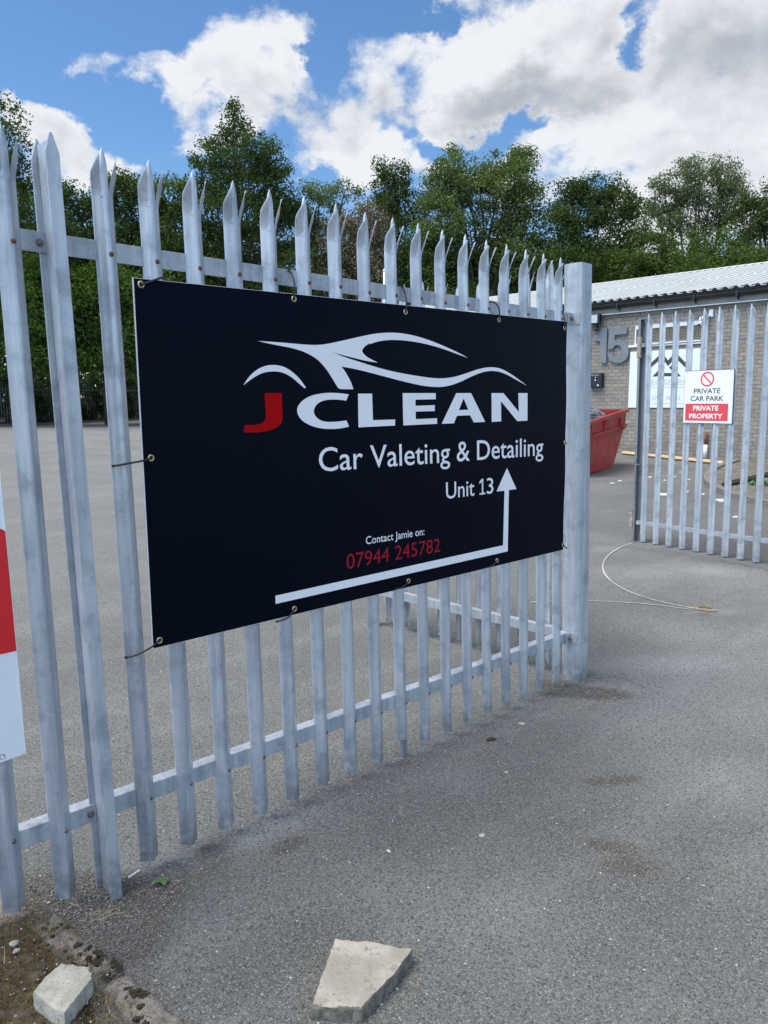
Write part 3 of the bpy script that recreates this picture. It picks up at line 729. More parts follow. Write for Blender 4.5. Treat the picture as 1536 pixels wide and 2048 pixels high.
words('lettering', 'Unit', (962, 795), (1088, 778), (975, 722), (975, 795), M['wvinyl'], 0.003)
words('lettering', '3', (1143, 795), (1172, 778), (975, 722), (975, 795), M['wvinyl'], 0.003)
def one_glyph():
    b = z1(975, 795)[1]; c = z1(975, 722)[1] - b; a0 = z1(1110, 780)[0]; a1 = z1(1136, 775)[0]; wd = a1 - a0
    return [(a0 + wd * x, b + c * y) for x, y in ((0.05, 0), (1, 0), (1, .10), (.66, .10), (.66, 1), (.46, 1), (0, .80), (.06, .70), (.44, .84), (.44, .10), (.05, .10))]
film('numeral', [(one_glyph(), [])], M['wvinyl'], False)
words('lettering', 'Contact Jamie on:', (605, 998), (865, 955), (615, 963), (615, 998), M['wvinyl'], 0.004)
words('lettering', '07944 245782', (520, 1108), (935, 1028), (530, 1042), (530, 1108), M['rtext'], -0.004)
film('direction_arrow', [([z1(*p) for p in [(202, 1228), (1216, 1003), (1222, 760), (1187, 763), (1233, 660), (1275, 753), (1241, 757), (1236, 1030), (203, 1264)]], [])], M['wvinyl'], False)
EYE = dict(tl=(282, 569), ml=(302, 916), bl=(319, 1281), t1=(588, 598), t2=(811, 624), t3=(998, 640), tr=(1129, 656), mr=(1128, 885), br=(1126, 1090), b1=(589, 1218), b2=(817, 1162), b3=(994, 1121))
for k, p in EYE.items():
    uu, zz = sp(*p); mb = MB(); c = fm(uu, zz, -0.0003)
    mb.lathe([(0.0125, 0), (0.0125, 0.001), (0.010, 0.0028), (0.0075, 0.0028), (0.006, 0.001), (0.006, -0.001)], c, (0, -1, 0), 20)
    e = mb.build('eyelet', M['brass'], SIGN, smooth=True)
    mb = MB(); mb.lathe([(0.0058, 0), (0.0058, 0.0016), (0.0005, 0.0016)], c, (0, -1, 0), 12); mb.build('hole', M['hole'], e)
# cable ties: each a thing of its own
def tie(pts, label, r=0.0036, head=True):
    """pts: list of (px, py, n) photo points at distance n in front of the fence"""
    P = []
    for x, y, n in pts:
        uu, zz = onfence(x, y, n); P.append(Vector((uu + LX * zz, -n + LY * zz, zz)))
    Q = [P[0]]
    for i in range(len(P) - 1):
        Q += [P[i].lerp(P[i + 1], 0.25), P[i].lerp(P[i + 1], 0.75)]
    Q.append(P[-1])
    root = empty('cable_tie', Q[0], label, 'cable tie', 'black cable ties holding the sign')
    mb = MB(); mb.tube(Q, max(r, .0034), 6); mb.build('strap', M['tie'], root, smooth=True)
    if head:
        e = P[-1]; mb = MB(); mb.box(e.x - 0.004, e.y - 0.004, e.z - 0.004, e.x + 0.004, e.y + 0.004, e.z + 0.004); bevel(mb.build('head', M['tie'], root), 0.001)
tie([(282, 569, .047), (292, 566, .049), (307, 561, .047), (322, 555, .044), (328, 556, .040)], 'black cable tie through the top left eyelet of the black sign')
tie([(302, 916, .047), (285, 922, .049), (262, 926, .044), (245, 929, .033), (226, 932, .012)], 'black cable tie running from the left middle eyelet round a pale', 0.0023)
tie([(319, 1281, .047), (304, 1294, .049), (285, 1305, .044), (268, 1312, .034), (252, 1315, .015)], 'black cable tie from the bottom left eyelet round a pale', 0.0026)
tie([(588, 598, .047), (590, 580, .049), (588, 562, .038), (584, 548, .015), (578, 541, .006)], 'black cable tie looped over the rail at the first top eyelet from the left')
tie([(811, 624, .047), (813, 607, .049), (812, 594, .038), (808, 580, .015), (806, 574, .006)], 'black cable tie looped over the rail at the middle top eyelet')
tie([(998, 640, .047), (1000, 625, .049), (996, 611, .038), (986, 603, .015), (978, 604, .006)], 'black cable tie looped over the rail at the top eyelet nearest the post but one')
tie([(1129, 656, .047), (1130, 643, .049), (1128, 632, .040), (1124, 622, .030)], 'black cable tie through the top right corner eyelet beside the gate post', head=False)
tie([(1128, 885, .047), (1131, 884, .047), (1133, 888, .030)], 'short black cable tie at the right middle eyelet beside the gate post', 0.002, False)
tie([(1126, 1090, .047), (1129, 1093, .048), (1133, 1096, .032)], 'short black cable tie at the bottom right corner eyelet beside the gate post', 0.0025)
tie([(589, 1218, .047), (583, 1228, .050), (574, 1237, .047), (563, 1241, .042), (554, 1243, .032)], 'black cable tie hanging from the first bottom eyelet from the left', 0.0025)
tie([(817, 1162, .047), (811, 1170, .050), (801, 1176, .047), (792, 1178, .042), (783, 1180, .032)], 'black cable tie hanging from the middle bottom eyelet', 0.0027)
tie([(994, 1121, .047), (988, 1128, .050), (979, 1134, .047), (970, 1136, .042), (960, 1138, .032)], 'black cable tie hanging from the bottom eyelet nearest the gate post', 0.0025)

# ---------------------------------------------------------------- red and white banner at the left edge
BN = 0.036
BAN = empty('banner', (-3.7, -BN, 0.56), 'white and red banner hung on the pales at the left edge of the photo', 'banner')
bm_ = lambda u, z, n=0.0: (u + LX * z, -(BN + n + 0.004 * math.sin(u * 9 + z * 4)) + LY * z, z)
def bsheet(name, poly, n, m, par):
    mb = MB(); poly_mesh(mb, poly, [], lambda a, b, k: bm_(a, b, n + k), 0.0012); return mb.build(name, m, par)
right = [(-3.0685, 0.567 + (1.50 - 0.567) * k / 8) for k in range(9)]
bsheet('white_sheet', [(-4.3, 0.49), (-3.6, 0.53)] + right + [(-3.6, 1.50), (-4.3, 1.50)], 0, M['pvc'], BAN)
bsheet('red_print', [(-4.3, 0.86), (-3.6, 0.885), (-3.0700, 0.896), (-3.0700, 1.00), (-3.0700, 1.12), (-3.0700, 1.262), (-3.125, 1.300), (-3.6, 1.44), (-4.3, 1.44)], 0.0018, M['pvcred'], BAN)
mb = MB(); mb.tube([bm_(-3.0695, 0.567 + k * 0.0933, 0.001) for k in range(11)], 0.0016, 6); mb.build('hem', M['pvc'], BAN)
uu, zz = onfence(5, 1514, BN + 0.003); mb = MB(); c = bm_(uu, zz, 0.0015)
mb.lathe([(0.011, 0), (0.011, 0.001), (0.0085, 0.0026), (0.006, 0.0024), (0.005, 0.0005)], c, (0, -1, 0), 20); e = mb.build('eyelet', M['nickel'], BAN, smooth=True)

# ---------------------------------------------------------------- gates
def gate_frame(P0, w, nrm, lx, ly):
    return lambda s, n, z: (P0[0] + w[0] * s + nrm[0] * n + lx * z, P0[1] + w[1] * s + nrm[1] * n + ly * z, P0[2] + z)
# right leaf, standing open, seen from the street side
P0 = (4.507, 1.869, 0.0); w = Vector((4.304 - 4.507, 0.52 - 1.869)).normalized(); nr = (w.y, -w.x)
GATE = empty('palisade_gate', (4.51, 1.95, 0.05), 'galvanised palisade gate leaf standing open with the private car park sign', 'gate')
gm = gate_frame(P0, w, nr, -0.024, 0.004); pitch = 0.1705
ZG0, ZG1 = 0.07, 2.665
pg = None
for k in range(13):
    dz = -0.0016 * k
    if k == 0:
        pg = make_pale_mb(gm, ZG0, ZG1, 0.8, 1.12).build('pale', M['galv_gate'], GATE, gm(0, 0, 0), angle=55)
    else: copy_tree(pg, GATE, (w.x * pitch * k, w.y * pitch * k, dz))
mb = MB(); mb.box(-0.10, -0.046, 0.300, 2.12, -0.0015, 0.306, gm); mb.box(-0.10, -0.007, 0.262, 2.12, -0.0015, 0.2995, gm); bevel(mb.build('rail', M['galv_rail'], GATE), 0.001)
mb = MB(); mb.box(-0.10, -0.030, 2.312, 2.12, -0.0015, 2.324, gm); mb.build('rail', M['galv_dull'], GATE)
mb = MB()
mb.box(-0.135, -0.06, 0.02, -0.052, -0.054, 2.62, gm); mb.box(-0.141, -0.06, 0.02, -0.1355, 0.004, 2.62, gm); mb.box(-0.135, -0.002, 0.02, -0.112, 0.004, 2.62, gm)
bevel(mb.build('stile', M['galv_dull'], GATE), 0.0015)
mb = MB(); mb.box(-0.134, -0.05, 2.30, -0.040, 0.0035, 2.345, gm); mb.box(-0.134, -0.05, 2.61, -0.052, 0.0035, 2.618, gm); mb.build('bracket', M['galv_dull'], GATE)
M['wornplate'] = varied('worn_brown_plate', (0.20, 0.155, 0.11), (0.34, 0.29, 0.23), 14, 0.8, bmp=0.4, c3=(0.5, 0.5, 0.48), s3=30)
mb = MB(); mb.box(-0.150, -0.02, 2.185, -0.100, 0.012, 2.415, gm); bevel(mb.build('lock_box', M['wornplate'], GATE), 0.004)
mb = MB(); mb.box(-0.186, -0.04, 0.225, -0.1425, 0.010, 0.43, gm); bevel(mb.build('latch_plate', M['wornplate'], GATE), 0.003)
mb = MB(); mb.box(-0.139, 0.005, 0.96, -0.065, 0.016, 0.975, gm); mb.tube([gm(-0.118, 0.010, 0.02), gm(-0.118, 0.010, 1.02), gm(-0.10, 0.014, 1.05)], 0.008, 8); mb.build('drop_bolt', M['galv_dull'], GATE)
# far gate post (outside the frame at the right) that carries the leaf
gp2 = empty('gate_post', (4.22, -0.26, 0.03), 'thick square galvanised gate post carrying the open right gate leaf', 'post')
mb = MB(); mb.prism(rrect(4.14, -0.34, 4.26, -0.22, 0.016), -0.02, 2.6, None); mb.build('shaft', M['galv_post'], gp2, angle=35)
mb = MB(); mb.prism(rrect(4.143, -0.337, 4.257, -0.223, 0.014), 2.6005, 2.604); mb.build('cap', M['galv_rail'], gp2, angle=35)
# private car park sign on the leaf
PS = empty('private_sign', gm(0.7, 0.03, 1.3), 'small white and red PRIVATE CAR PARK sign on the open gate leaf', 'sign')
def ongate(px, py, n):
    d = ray(px, py); N = Vector((nr[0], nr[1], 0)); base = Vector((P0[0], P0[1], 0)) + N * n
    # plane leans with z: solve (p - base - lean*z).N = 0
    lean = Vector((-0.024, 0.004, 0)); A = d.dot(N) - lean.dot(N) * d.z; B = (CAM - base).dot(N) - lean.dot(N) * CAM.z
    t = -B / A; p = CAM + d * t; rel = p - base - lean * p.z
    return rel.x * w.x + rel.y * w.y, p.z
pc = [ongate(*p, 0.034) for p in ((1366, 846), (1465.2, 848.9), (1470.3, 738), (1368.7, 741.3))]
s0 = (pc[0][0] + pc[3][0]) / 2; s1 = (pc[1][0] + pc[2][0]) / 2; zb_ = (pc[0][1] + pc[1][1]) / 2; zt_ = (pc[2][1] + pc[3][1]) / 2
mb = MB(); mb.box(s0, 0.027, zb_, s1, 0.031, zt_, gm); bevel(mb.build('backing', M['backing'], PS), 0.001)
mb = MB(); mb.box(s0 + .004, 0.0315, zb_ + .006, s1 - .012, 0.0325, zt_ - .006, gm); mb.build('face', M['board'], PS)
Wd, Hd = s1 - s0, zt_ - zb_
pf = lambda a, b, k=0.0: gm(s0 + a * Wd, 0.0330 + k, zb_ + b * Hd)
mb = MB(); poly_mesh(mb, [(.045, .055), (.90, .055), (.90, .375), (.045, .375)], [], pf); mb.build('red_panel', M['signred'], PS)
mb = MB(); cx, cy, ra = .47, .83, .135; asp = Wd / Hd
o_ = [(cx + ra * math.cos(t * PI / 20), cy + ra * asp * 1.0 * math.sin(t * PI / 20)) for t in range(40)]; h_ = [(cx + ra * .80 * math.cos(t * PI / 20), cy + ra * .80 * asp * math.sin(t * PI / 20)) for t in range(40)]
poly_mesh(mb, o_, [h_], pf)
a = ra * .80 * .707; bb = .014
poly_mesh(mb, [(cx - a - bb * .3, cy + a * asp - bb), (cx - a + bb, cy + a * asp + bb * .3), (cx + a + bb * .3, cy - a * asp + bb), (cx + a - bb, cy - a * asp - bb * .3)], [], lambda a_, b_, k=0.0: pf(a_, b_, k + .0008))
mb.build('prohibition_symbol', M['signred'], PS)
for body, x0, x1, base, m_, wd in (('PRIVATE', .205, .735, .565, 'signblue', .010), ('CAR PARK', .145, .80, .425, 'signblue', .010)):
    mb = MB(); text_mesh(mb, body, pf, x0, x1, base, .092, wd); mb.build('lettering', M[m_], PS)
pf2 = lambda a, b, k=0.0: gm(s0 + a * Wd, 0.0340 + k, zb_ + b * Hd)
for body, x0, x1, base in (('PRIVATE', .205, .715, .245), ('PROPERTY', .13, .80, .095)):
    mb = MB(); text_mesh(mb, body, pf2, x0, x1, base, .092, .03); mb.build('lettering', M['board'], PS)
for a, b in ((.06, .965), (.93, .965)):
    mb = MB(); mb.lathe([(.004, 0), (.004, .002), (.0005, .003)], pf(a, b), (nr[0], nr[1], 0), 8); mb.build('screw', M['bolt'], PS)
# left leaf, folded back behind the fence, its rails towards us
P1 = (0.085, 0.11, 0.0); w1 = Vector((-0.03, 1.0)).normalized(); n1_ = (1.0, 0.03)
GATE2 = empty('palisade_gate', (0.08, 0.1, 0), 'galvanised palisade gate leaf folded back behind the fence, rails towards us', 'gate')
g1 = gate_frame(P1, w1, n1_, LX, LY * 0.3)
pg = None
for k in range(9):
    if k == 0: pg = make_pale_mb(lambda s, n, z: g1(s + 0.10, n, z), 0.05, 2.46, 0.9).build('pale', M['galv'], GATE2, g1(0.10, 0, 0), angle=55)
    else: copy_tree(pg, GATE2, (w1.x * .166 * k, w1.y * .166 * k, 0))
for z in (0.30, 2.03):
    mb = MB(); mb.box(-0.02, -0.052, z, 1.51, -0.002, z + 0.006, g1); mb.box(-0.02, -0.052, z - 0.05, 1.51, -0.046, z - 0.0005, g1); bevel(mb.build('rail', M['galv_rail'], GATE2), 0.001)
mb = MB(); mb.box(1.512, -0.055, 0.0, 1.56, -0.049, 2.3, g1); mb.box(1.5605, -0.055, 0.0, 1.567, 0.0, 2.3, g1); mb.box(1.49, -0.06, 0.0, 1.58, 0.0, 0.008, g1)
bevel(mb.build('stile', M['galv_dull'], GATE2), 0.0015)
for z in (0.28, 2.0):
    mb = MB(); mb.lathe([(0.014, -0.04), (0.014, 0.04)], g1(-0.012, -0.03, z), (0, 0, 1), 12); mb.build('hinge', M['galv_dull'], GATE2)

# ---------------------------------------------------------------- building
XW = 17.05
BLD = empty('industrial_unit', (XW, 8, 0.2), 'single-storey brick industrial unit with pale profiled metal roof and black gutter', 'building')
def wy(px, py, x0=XW): return onx(px, py, x0)
Y0, Y1 = -6.0, 27.0
mb = MB(); wy0, wy1 = 6.86, 8.85; wz0, wz1 = 3.40, 3.96     # window opening
mb.box(XW, Y0, -0.3, XW + 0.25, wy0, 4.46); mb.box(XW, wy1, -0.3, XW + 0.25, Y1, 4.46)
mb.box(XW + 0.0005, wy0, -0.3, XW + 0.25, wy1, wz0); mb.box(XW + 0.0005, wy0, wz1, XW + 0.25, wy1, 4.46)
mb.box(XW + 0.25, Y0, -0.3, XW + 14, Y0 + 0.25, 4.46); mb.box(XW + 0.25, Y1 - 0.25, -0.3, XW + 14, Y1, 4.46); mb.box(XW + 14, Y0, -0.3, XW + 14.25, Y1, 4.46)
for yy in (Y0 + .01, Y1 - 0.26):
    mb.add([(x, y, z) for y in (yy, yy + 0.24) for x, z in ((XW + .01, 4.461), (XW + 14.2, 4.461), (XW + 7.1, 6.3))], [(0, 1, 2), (5, 4, 3), (0, 3, 4, 1), (1, 4, 5, 2), (2, 5, 3, 0)])
mb.build('wall', M['brick'], BLD)
mb = MB(); mb.box(XW - 0.012, Y0, 3.395, XW - 0.0005, 6.8, 3.412); mb.build('damp_course', M['gutter'], BLD)
mb = MB(); mb.box(XW - 0.10, Y0 - .1, 4.30, XW - 0.003, Y1 + .1, 4.62); mb.build('fascia', M['fascia'], BLD)
mb = MB(); mb.box(XW - 0.125, Y0 - .1, 4.300, XW - 0.1005, Y1 + .1, 4.325); mb.build('fascia_trim', M['panel'], BLD)
# gutter: half round
def half_gutter():
    mb = MB(); P = [(math.cos(a) * 0.095, math.sin(a) * 0.11) for a in [PI + PI * k / 8 for k in range(9)]]; P = [(a, b) for a, b in P]
    P2 = [(a * 0.86, b * 0.86 + 0.0) for a, b in reversed(P)]; poly = P + P2
    vs = [(XW - 0.205 + a, y, 4.57 + b) for y in (Y0 - .12, Y1 + .12) for a, b in poly]; n = len(poly)
    mb.add(vs, [(i, (i + 1) % n, n + (i + 1) % n, n + i) for i in range(n)] + [tuple(range(n)), tuple(reversed(range(n, 2 * n)))])
    return mb.build('gutter', M['gutter'], BLD)
gt = half_gutter()
for k in range(30):
    y = Y0 + 0.7 + k * 1.12
    mb = MB(); mb.box(XW - 0.30, y - 0.025, 4.435, XW - 0.1255, y + 0.025, 4.452); mb.box(XW - 0.312, y - 0.028, 4.44, XW - 0.301, y + 0.028, 4.59)
    mb.tube([(XW - 0.22, y, 4.44), (XW - 0.19, y, 4.40), (XW - 0.127, y, 4.385)], 0.02, 6); mb.build('gutter_bracket', M['gutter'], gt)
# roof: trapezoidal profile sheets with dark voids under the crowns at the eaves
def roof():
    y = Y0 - 0.15; P = []
    while y < Y1 + 0.15:
        for dy_, h in ((0, 0), (0.12, 0), (0.165, 0.05), (0.225, 0.05), (0.27, 0)): P.append((y + dy_, h))
        y += 0.2705
    E, Rg = XW - 0.26, XW + 7.1; ez, rz = 4.66, 6.42
    mb = MB(); n = len(P); vs = []
    segs = [(E, ez), (XW + 3.0, ez + (rz - ez) * (3.26 / 7.36)), (XW + 3.02, ez + (rz - ez) * (3.28 / 7.36) + 0.014), (Rg, rz + 0.012), (XW + 14.46, ez)]
    for x, z in segs:
        for (yy, h) in P: vs.append((x, yy, z + h))
    m_ = len(segs)
    fs = [(k * n + i, k * n + i + 1, (k + 1) * n + i + 1, (k + 1) * n + i) for k in range(m_ - 1) for i in range(n - 1)]
    b = len(vs); vs2 = [Vector(v_) - Vector((0, 0, 0.004)) for v_ in vs]
    mb.add(vs, fs); mb.add(vs2, [tuple(reversed(f_)) for f_ in fs])
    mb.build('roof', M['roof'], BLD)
    mb = MB(); vs = []
    mb.add([(Rg - 0.28, Y0 - .15, rz - 0.01), (Rg, Y0 - .15, rz + 0.075), (Rg + 0.28, Y0 - .15, rz - 0.01), (Rg - 0.28, Y1 + .15, rz - 0.01), (Rg, Y1 + .15, rz + 0.075), (Rg + 0.28, Y1 + .15, rz - 0.01)], [(0, 3, 4, 1), (1, 4, 5, 2)])
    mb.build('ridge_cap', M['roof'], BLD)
    mb = MB(); mb.box(E + 0.05, Y0 - .1, ez - 0.045, E + 0.10, Y1 + .1, ez - 0.006); mb.box(E + 0.14, Y0, ez + 0.0, E + 0.16, Y1, ez + 0.06); mb.build('eaves_filler', M['gutter'], BLD)
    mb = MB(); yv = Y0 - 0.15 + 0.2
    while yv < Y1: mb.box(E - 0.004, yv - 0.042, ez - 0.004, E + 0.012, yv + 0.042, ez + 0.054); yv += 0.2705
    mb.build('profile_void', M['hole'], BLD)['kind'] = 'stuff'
roof()
# window with mesh guard
wf = MB(); wf.box(XW + 0.02, wy0 + .002, wz1 - 0.13, XW + 0.10, wy1 - .002, wz1 - .002); wf.box(XW + 0.02, wy0 + .002, wz0 + .002, XW + 0.10, wy1 - .002, wz0 + 0.03); wf.box(XW + 0.02, wy0 + .002, wz0 + .031, XW + 0.1, wy0 + .05, wz1 - .131); wf.box(XW + 0.02, wy1 - .05, wz0 + .031, XW + 0.1, wy1 - .002, wz1 - .131)
wo = wf.build('window', M['whiteplastic'], BLD)
mb = MB(); mb.box(XW + 0.12, wy0 + .002, wz0 + .002, XW + 0.13, wy1 - .002, wz1 - .002); mb.build('pane', M['pane'], wo)
mb = MB()
ny_ = 24; nz_ = 7; za, zb = wz0 + .035, wz1 - .135
for i in range(ny_ + nz_ * 1):
    for s_ in (-1, 1):
        pts = []
        yA = wy0 + .05 + (i) * (wy1 - wy0 - .1) / ny_; dyv = nz_ * (wy1 - wy0 - .1) / ny_ * 0.7
        yB = yA - dyv
        pa = (XW + .045, yA if s_ > 0 else wy0 + wy1 - yA, za); pb = (XW + .045, yB if s_ > 0 else wy0 + wy1 - yB, zb)
        pa, pb = Vector(pa), Vector(pb)
        lo, hi = wy0 + .052, wy1 - .052
        def clip(a, b):
            for lim, sg in ((lo, 1), (hi, -1)):
                da, db = (a.y - lim) * sg, (b.y - lim) * sg
                if da < 0 and db < 0: return None
                if da < 0: a = a.lerp(b, da / (da - db))
                elif db < 0: b = b.lerp(a, db / (db - da))
            return a, b
        c_ = clip(pa, pb)
        if c_ and (c_[0] - c_[1]).length > .02: mb.tube([c_[0], c_[1]], 0.011, 4)
mb.build('mesh_guard', M['mesh'], wo)
mb = MB(); mb.box(XW - 0.05, wy0 - 0.02, wz0 - 0.075, XW - 0.001, wy1 + 0.14, wz0 - 0.015); bevel(mb.build('sill', M['whiteplastic'], wo), 0.004)
mb = MB(); mb.tube([(XW - 0.06, 10.30, 4.25), (XW - 0.06, 10.30, 0.2)], 0.05, 10); mb.build('downpipe', M['gutter'], BLD)
mb = MB()
for y in (9.62, 9.86): mb.box(XW - 0.004, y - 0.1, 4.09, XW - 0.001, y + 0.1, 4.13)
mb.build('air_brick', M['fascia'], BLD)
# digits
def digits():
    Z = lambda x, y: (lambda p: (p.y, p.z))(wy(1150 + x / 7.68, 580 + y / 7.68, XW - 0.07))
    m_ = lambda a, b, k: (XW - 0.07 - k, a, b)
    def solid(name, poly, root):
        mb = MB(); loops = [[Vector((a, b, 0)) for a, b in poly]]; t = tessellate_polygon(loops); n = len(poly)
        mb.add([(XW - 0.075, a, b) for a, b in poly], [tuple(x) for x in t]); mb.add([(XW - 0.02, a, b) for a, b in poly], [tuple(x) for x in t])
        mb.add([(x, a, b) for x in (XW - 0.075, XW - 0.02) for a, b in poly], [(i, (i + 1) % n, n + (i + 1) % n, n + i) for i in range(n)])
        return mb.build(name, M['greyletter'], root)
    one = [Z(*p) for p in [(490, 590), (478, 1120), (390, 1120), (385, 785), (288, 785), (290, 705), (345, 680), (385, 640), (400, 590)]]
    five = [Z(*p) for p in [(530, 590), (800, 585), (795, 672), (612, 690), (604, 775), (650, 757), (700, 757), (760, 790), (805, 850), (822, 930), (815, 1010), (780, 1075), (720, 1112), (650, 1122), (580, 1108), (525, 1065), (500, 1010), (500, 965), (575, 965), (590, 1005), (620, 1028), (660, 1030), (695, 1005), (712, 960), (714, 905), (695, 862), (660, 845), (620, 850), (590, 880), (575, 905), (505, 905)]]
    for poly, t in ((one, 'tall grey numeral one under the flood light on the brick wall'), (five, 'round-bellied grey numeral five beside the white company sign')):
        c = sum((Vector(p) for p in poly), Vector((0, 0))) / len(poly)
        o = solid('house_number', poly, None); tag(o, t, 'number', 'large unit number')
digits()
# flood light
FL = empty('flood_light', (XW, 10.03, 4.1), 'black flood light with glass front above the numeral 1', 'light')
mb = MB(); mb.box(XW - 0.26, 9.84, 4.05, XW - 0.13, 10.22, 4.34); bevel(mb.build('housing', M['darkplastic'], FL), 0.01)
mb = MB(); mb.box(XW - 0.275, 9.90, 4.08, XW - 0.2605, 10.20, 4.31); mb.build('glass', M['glass'], FL)
mb = MB(); mb.box(XW - 0.1295, 9.98, 4.1, XW - 0.001, 10.06, 4.16); mb.box(XW - 0.2, 9.96, 3.93, XW - 0.1, 10.07, 4.049); mb.build('bracket', M['darkplastic'], FL)
mb = MB(); v_, f_ = lump((XW - 0.17, 9.98, 3.90), .055, .06, .055, 3, 0.05); mb.add(v_, f_); mb.build('sensor', M['darkplastic'], FL, smooth=True)
# post box
BX = empty('letter_box', (XW, 9.95, 2.2), 'black letter box on the wall below the large numerals', 'letter box')
mb = MB(); mb.box(XW - 0.16, 9.75, 2.20, XW - 0.002, 10.17, 2.63); bevel(mb.build('body', M['darkplastic'], BX), 0.015)
mb = MB(); mb.box(XW - 0.17, 9.83, 2.55, XW - 0.1605, 10.10, 2.585); mb.build('slot', M['galv_dull'], BX)
for y, z, r_ in ((9.95, 2.50, .016), (9.95, 2.42, .022), (9.86, 2.27, .026)):
    mb = MB(); mb.lathe([(r_, 0), (r_, .006), (.001, .007)], (XW - 0.1605, y, z), (-1, 0, 0), 10); mb.build('lock', M['whiteplastic'], BX)
# camera
CC = empty('security_camera', (XW, 6.73, 4.0), 'white security camera on the brick wall right of the mesh window', 'camera')
mb = MB(); mb.box(XW - 0.05, 6.59, 4.00, XW - 0.001, 6.70, 4.20); bevel(mb.build('base', M['whiteplastic'], CC), 0.01)
mb = MB(); mb.tube([(XW - 0.05, 6.66, 4.05), (XW - 0.14, 6.74, 3.98)], 0.03, 8); mb.build('arm', M['whiteplastic'], CC)
mb = MB(); v_, f_ = lump((XW - 0.17, 6.80, 3.94), .10, .10, .09, 8, 0.02); mb.add(v_, f_); mb.tube([(XW - 0.17, 6.80, 3.90), (XW - 0.22, 6.86, 3.80)], [.08, .065], 12); mb.build('dome', M['whiteplastic'], CC, smooth=True)
mb = MB(); mb.lathe([(.05, 0), (.045, .01), (.001, .015)], (XW - 0.222, 6.862, 3.797), (-0.45, .5, -.8), 12); mb.build('lens', M['hole'], CC)
# developer's sign board on the wall
DS = empty('company_sign', (XW, 7.85, 1.6), 'white company sign board with dark peak logo on the brick wall', 'sign')
mb = MB(); mb.box(XW - 0.03, 6.79, 1.61, XW - 0.002, 8.93, 3.20); bevel(mb.build('board', M['panel'], DS), 0.003)
XD = XW - 0.031
zl = lambda x, y: (lambda p: (p.y, p.z))(wy(1300 + x / 6.508, 560 + y / 6.508, XD))
dm = lambda a, b, k=0.0: (XD - k, a, b)
mb = MB()
for poly in ([(-40, 1130), (155, 945), (235, 1045), (330, 940), (470, 1082), (470, 1152), (330, 1010), (235, 1122), (155, 1015), (25, 1130), (-20, 1175)],
             [(30, 1257), (105, 1180), (150, 1210), (330, 1210), (365, 1215), (405, 1255), (200, 1252)], [(248, 1140), (288, 1105), (320, 1135), (288, 1182)]):
    poly_mesh(mb, [zl(*p) for p in poly], [], dm, 0.002)
mb.build('peak_logo', M['logo'], DS)
def dtext(body, l, r, top, base, m_, bold=0.0):
    mb = MB(); yl, _ = zl(*l); yr, _ = zl(*r); zb1 = zl(*base)[1]; c_ = zl(*top)[1] - zb1
    text_mesh(mb, body, lambda a, b, k=0.0: (XD - .002, -a, b), -yl, -yr, zb1, c_, bold); mb.build('lettering', m_, DS)
dtext('DEVELOPMENTS', (-38, 1355), (540, 1350), (20, 1300), (20, 1353), M['faint'], -0.004)
dtext('07', (25, 1565), (88, 1563), (30, 1512), (30, 1565), M['faint'])
dtext('74', (205, 1565), (262, 1563), (210, 1512), (210, 1565), M['faint'])
dtext('2', (362, 1562), (392, 1562), (365, 1510), (365, 1562), M['faint'])
mb = MB(); 
for yy, x0, x1 in ((1368, -20, 500), (1405, 20, 480), (1608, 20, 470)):
    a, b = zl(x0, yy), zl(x1, yy); mb.box(XD - .002, b[0], a[1] - .006, XD, a[0], a[1] + .006)
mb.build('rule', M['faint'], DS)

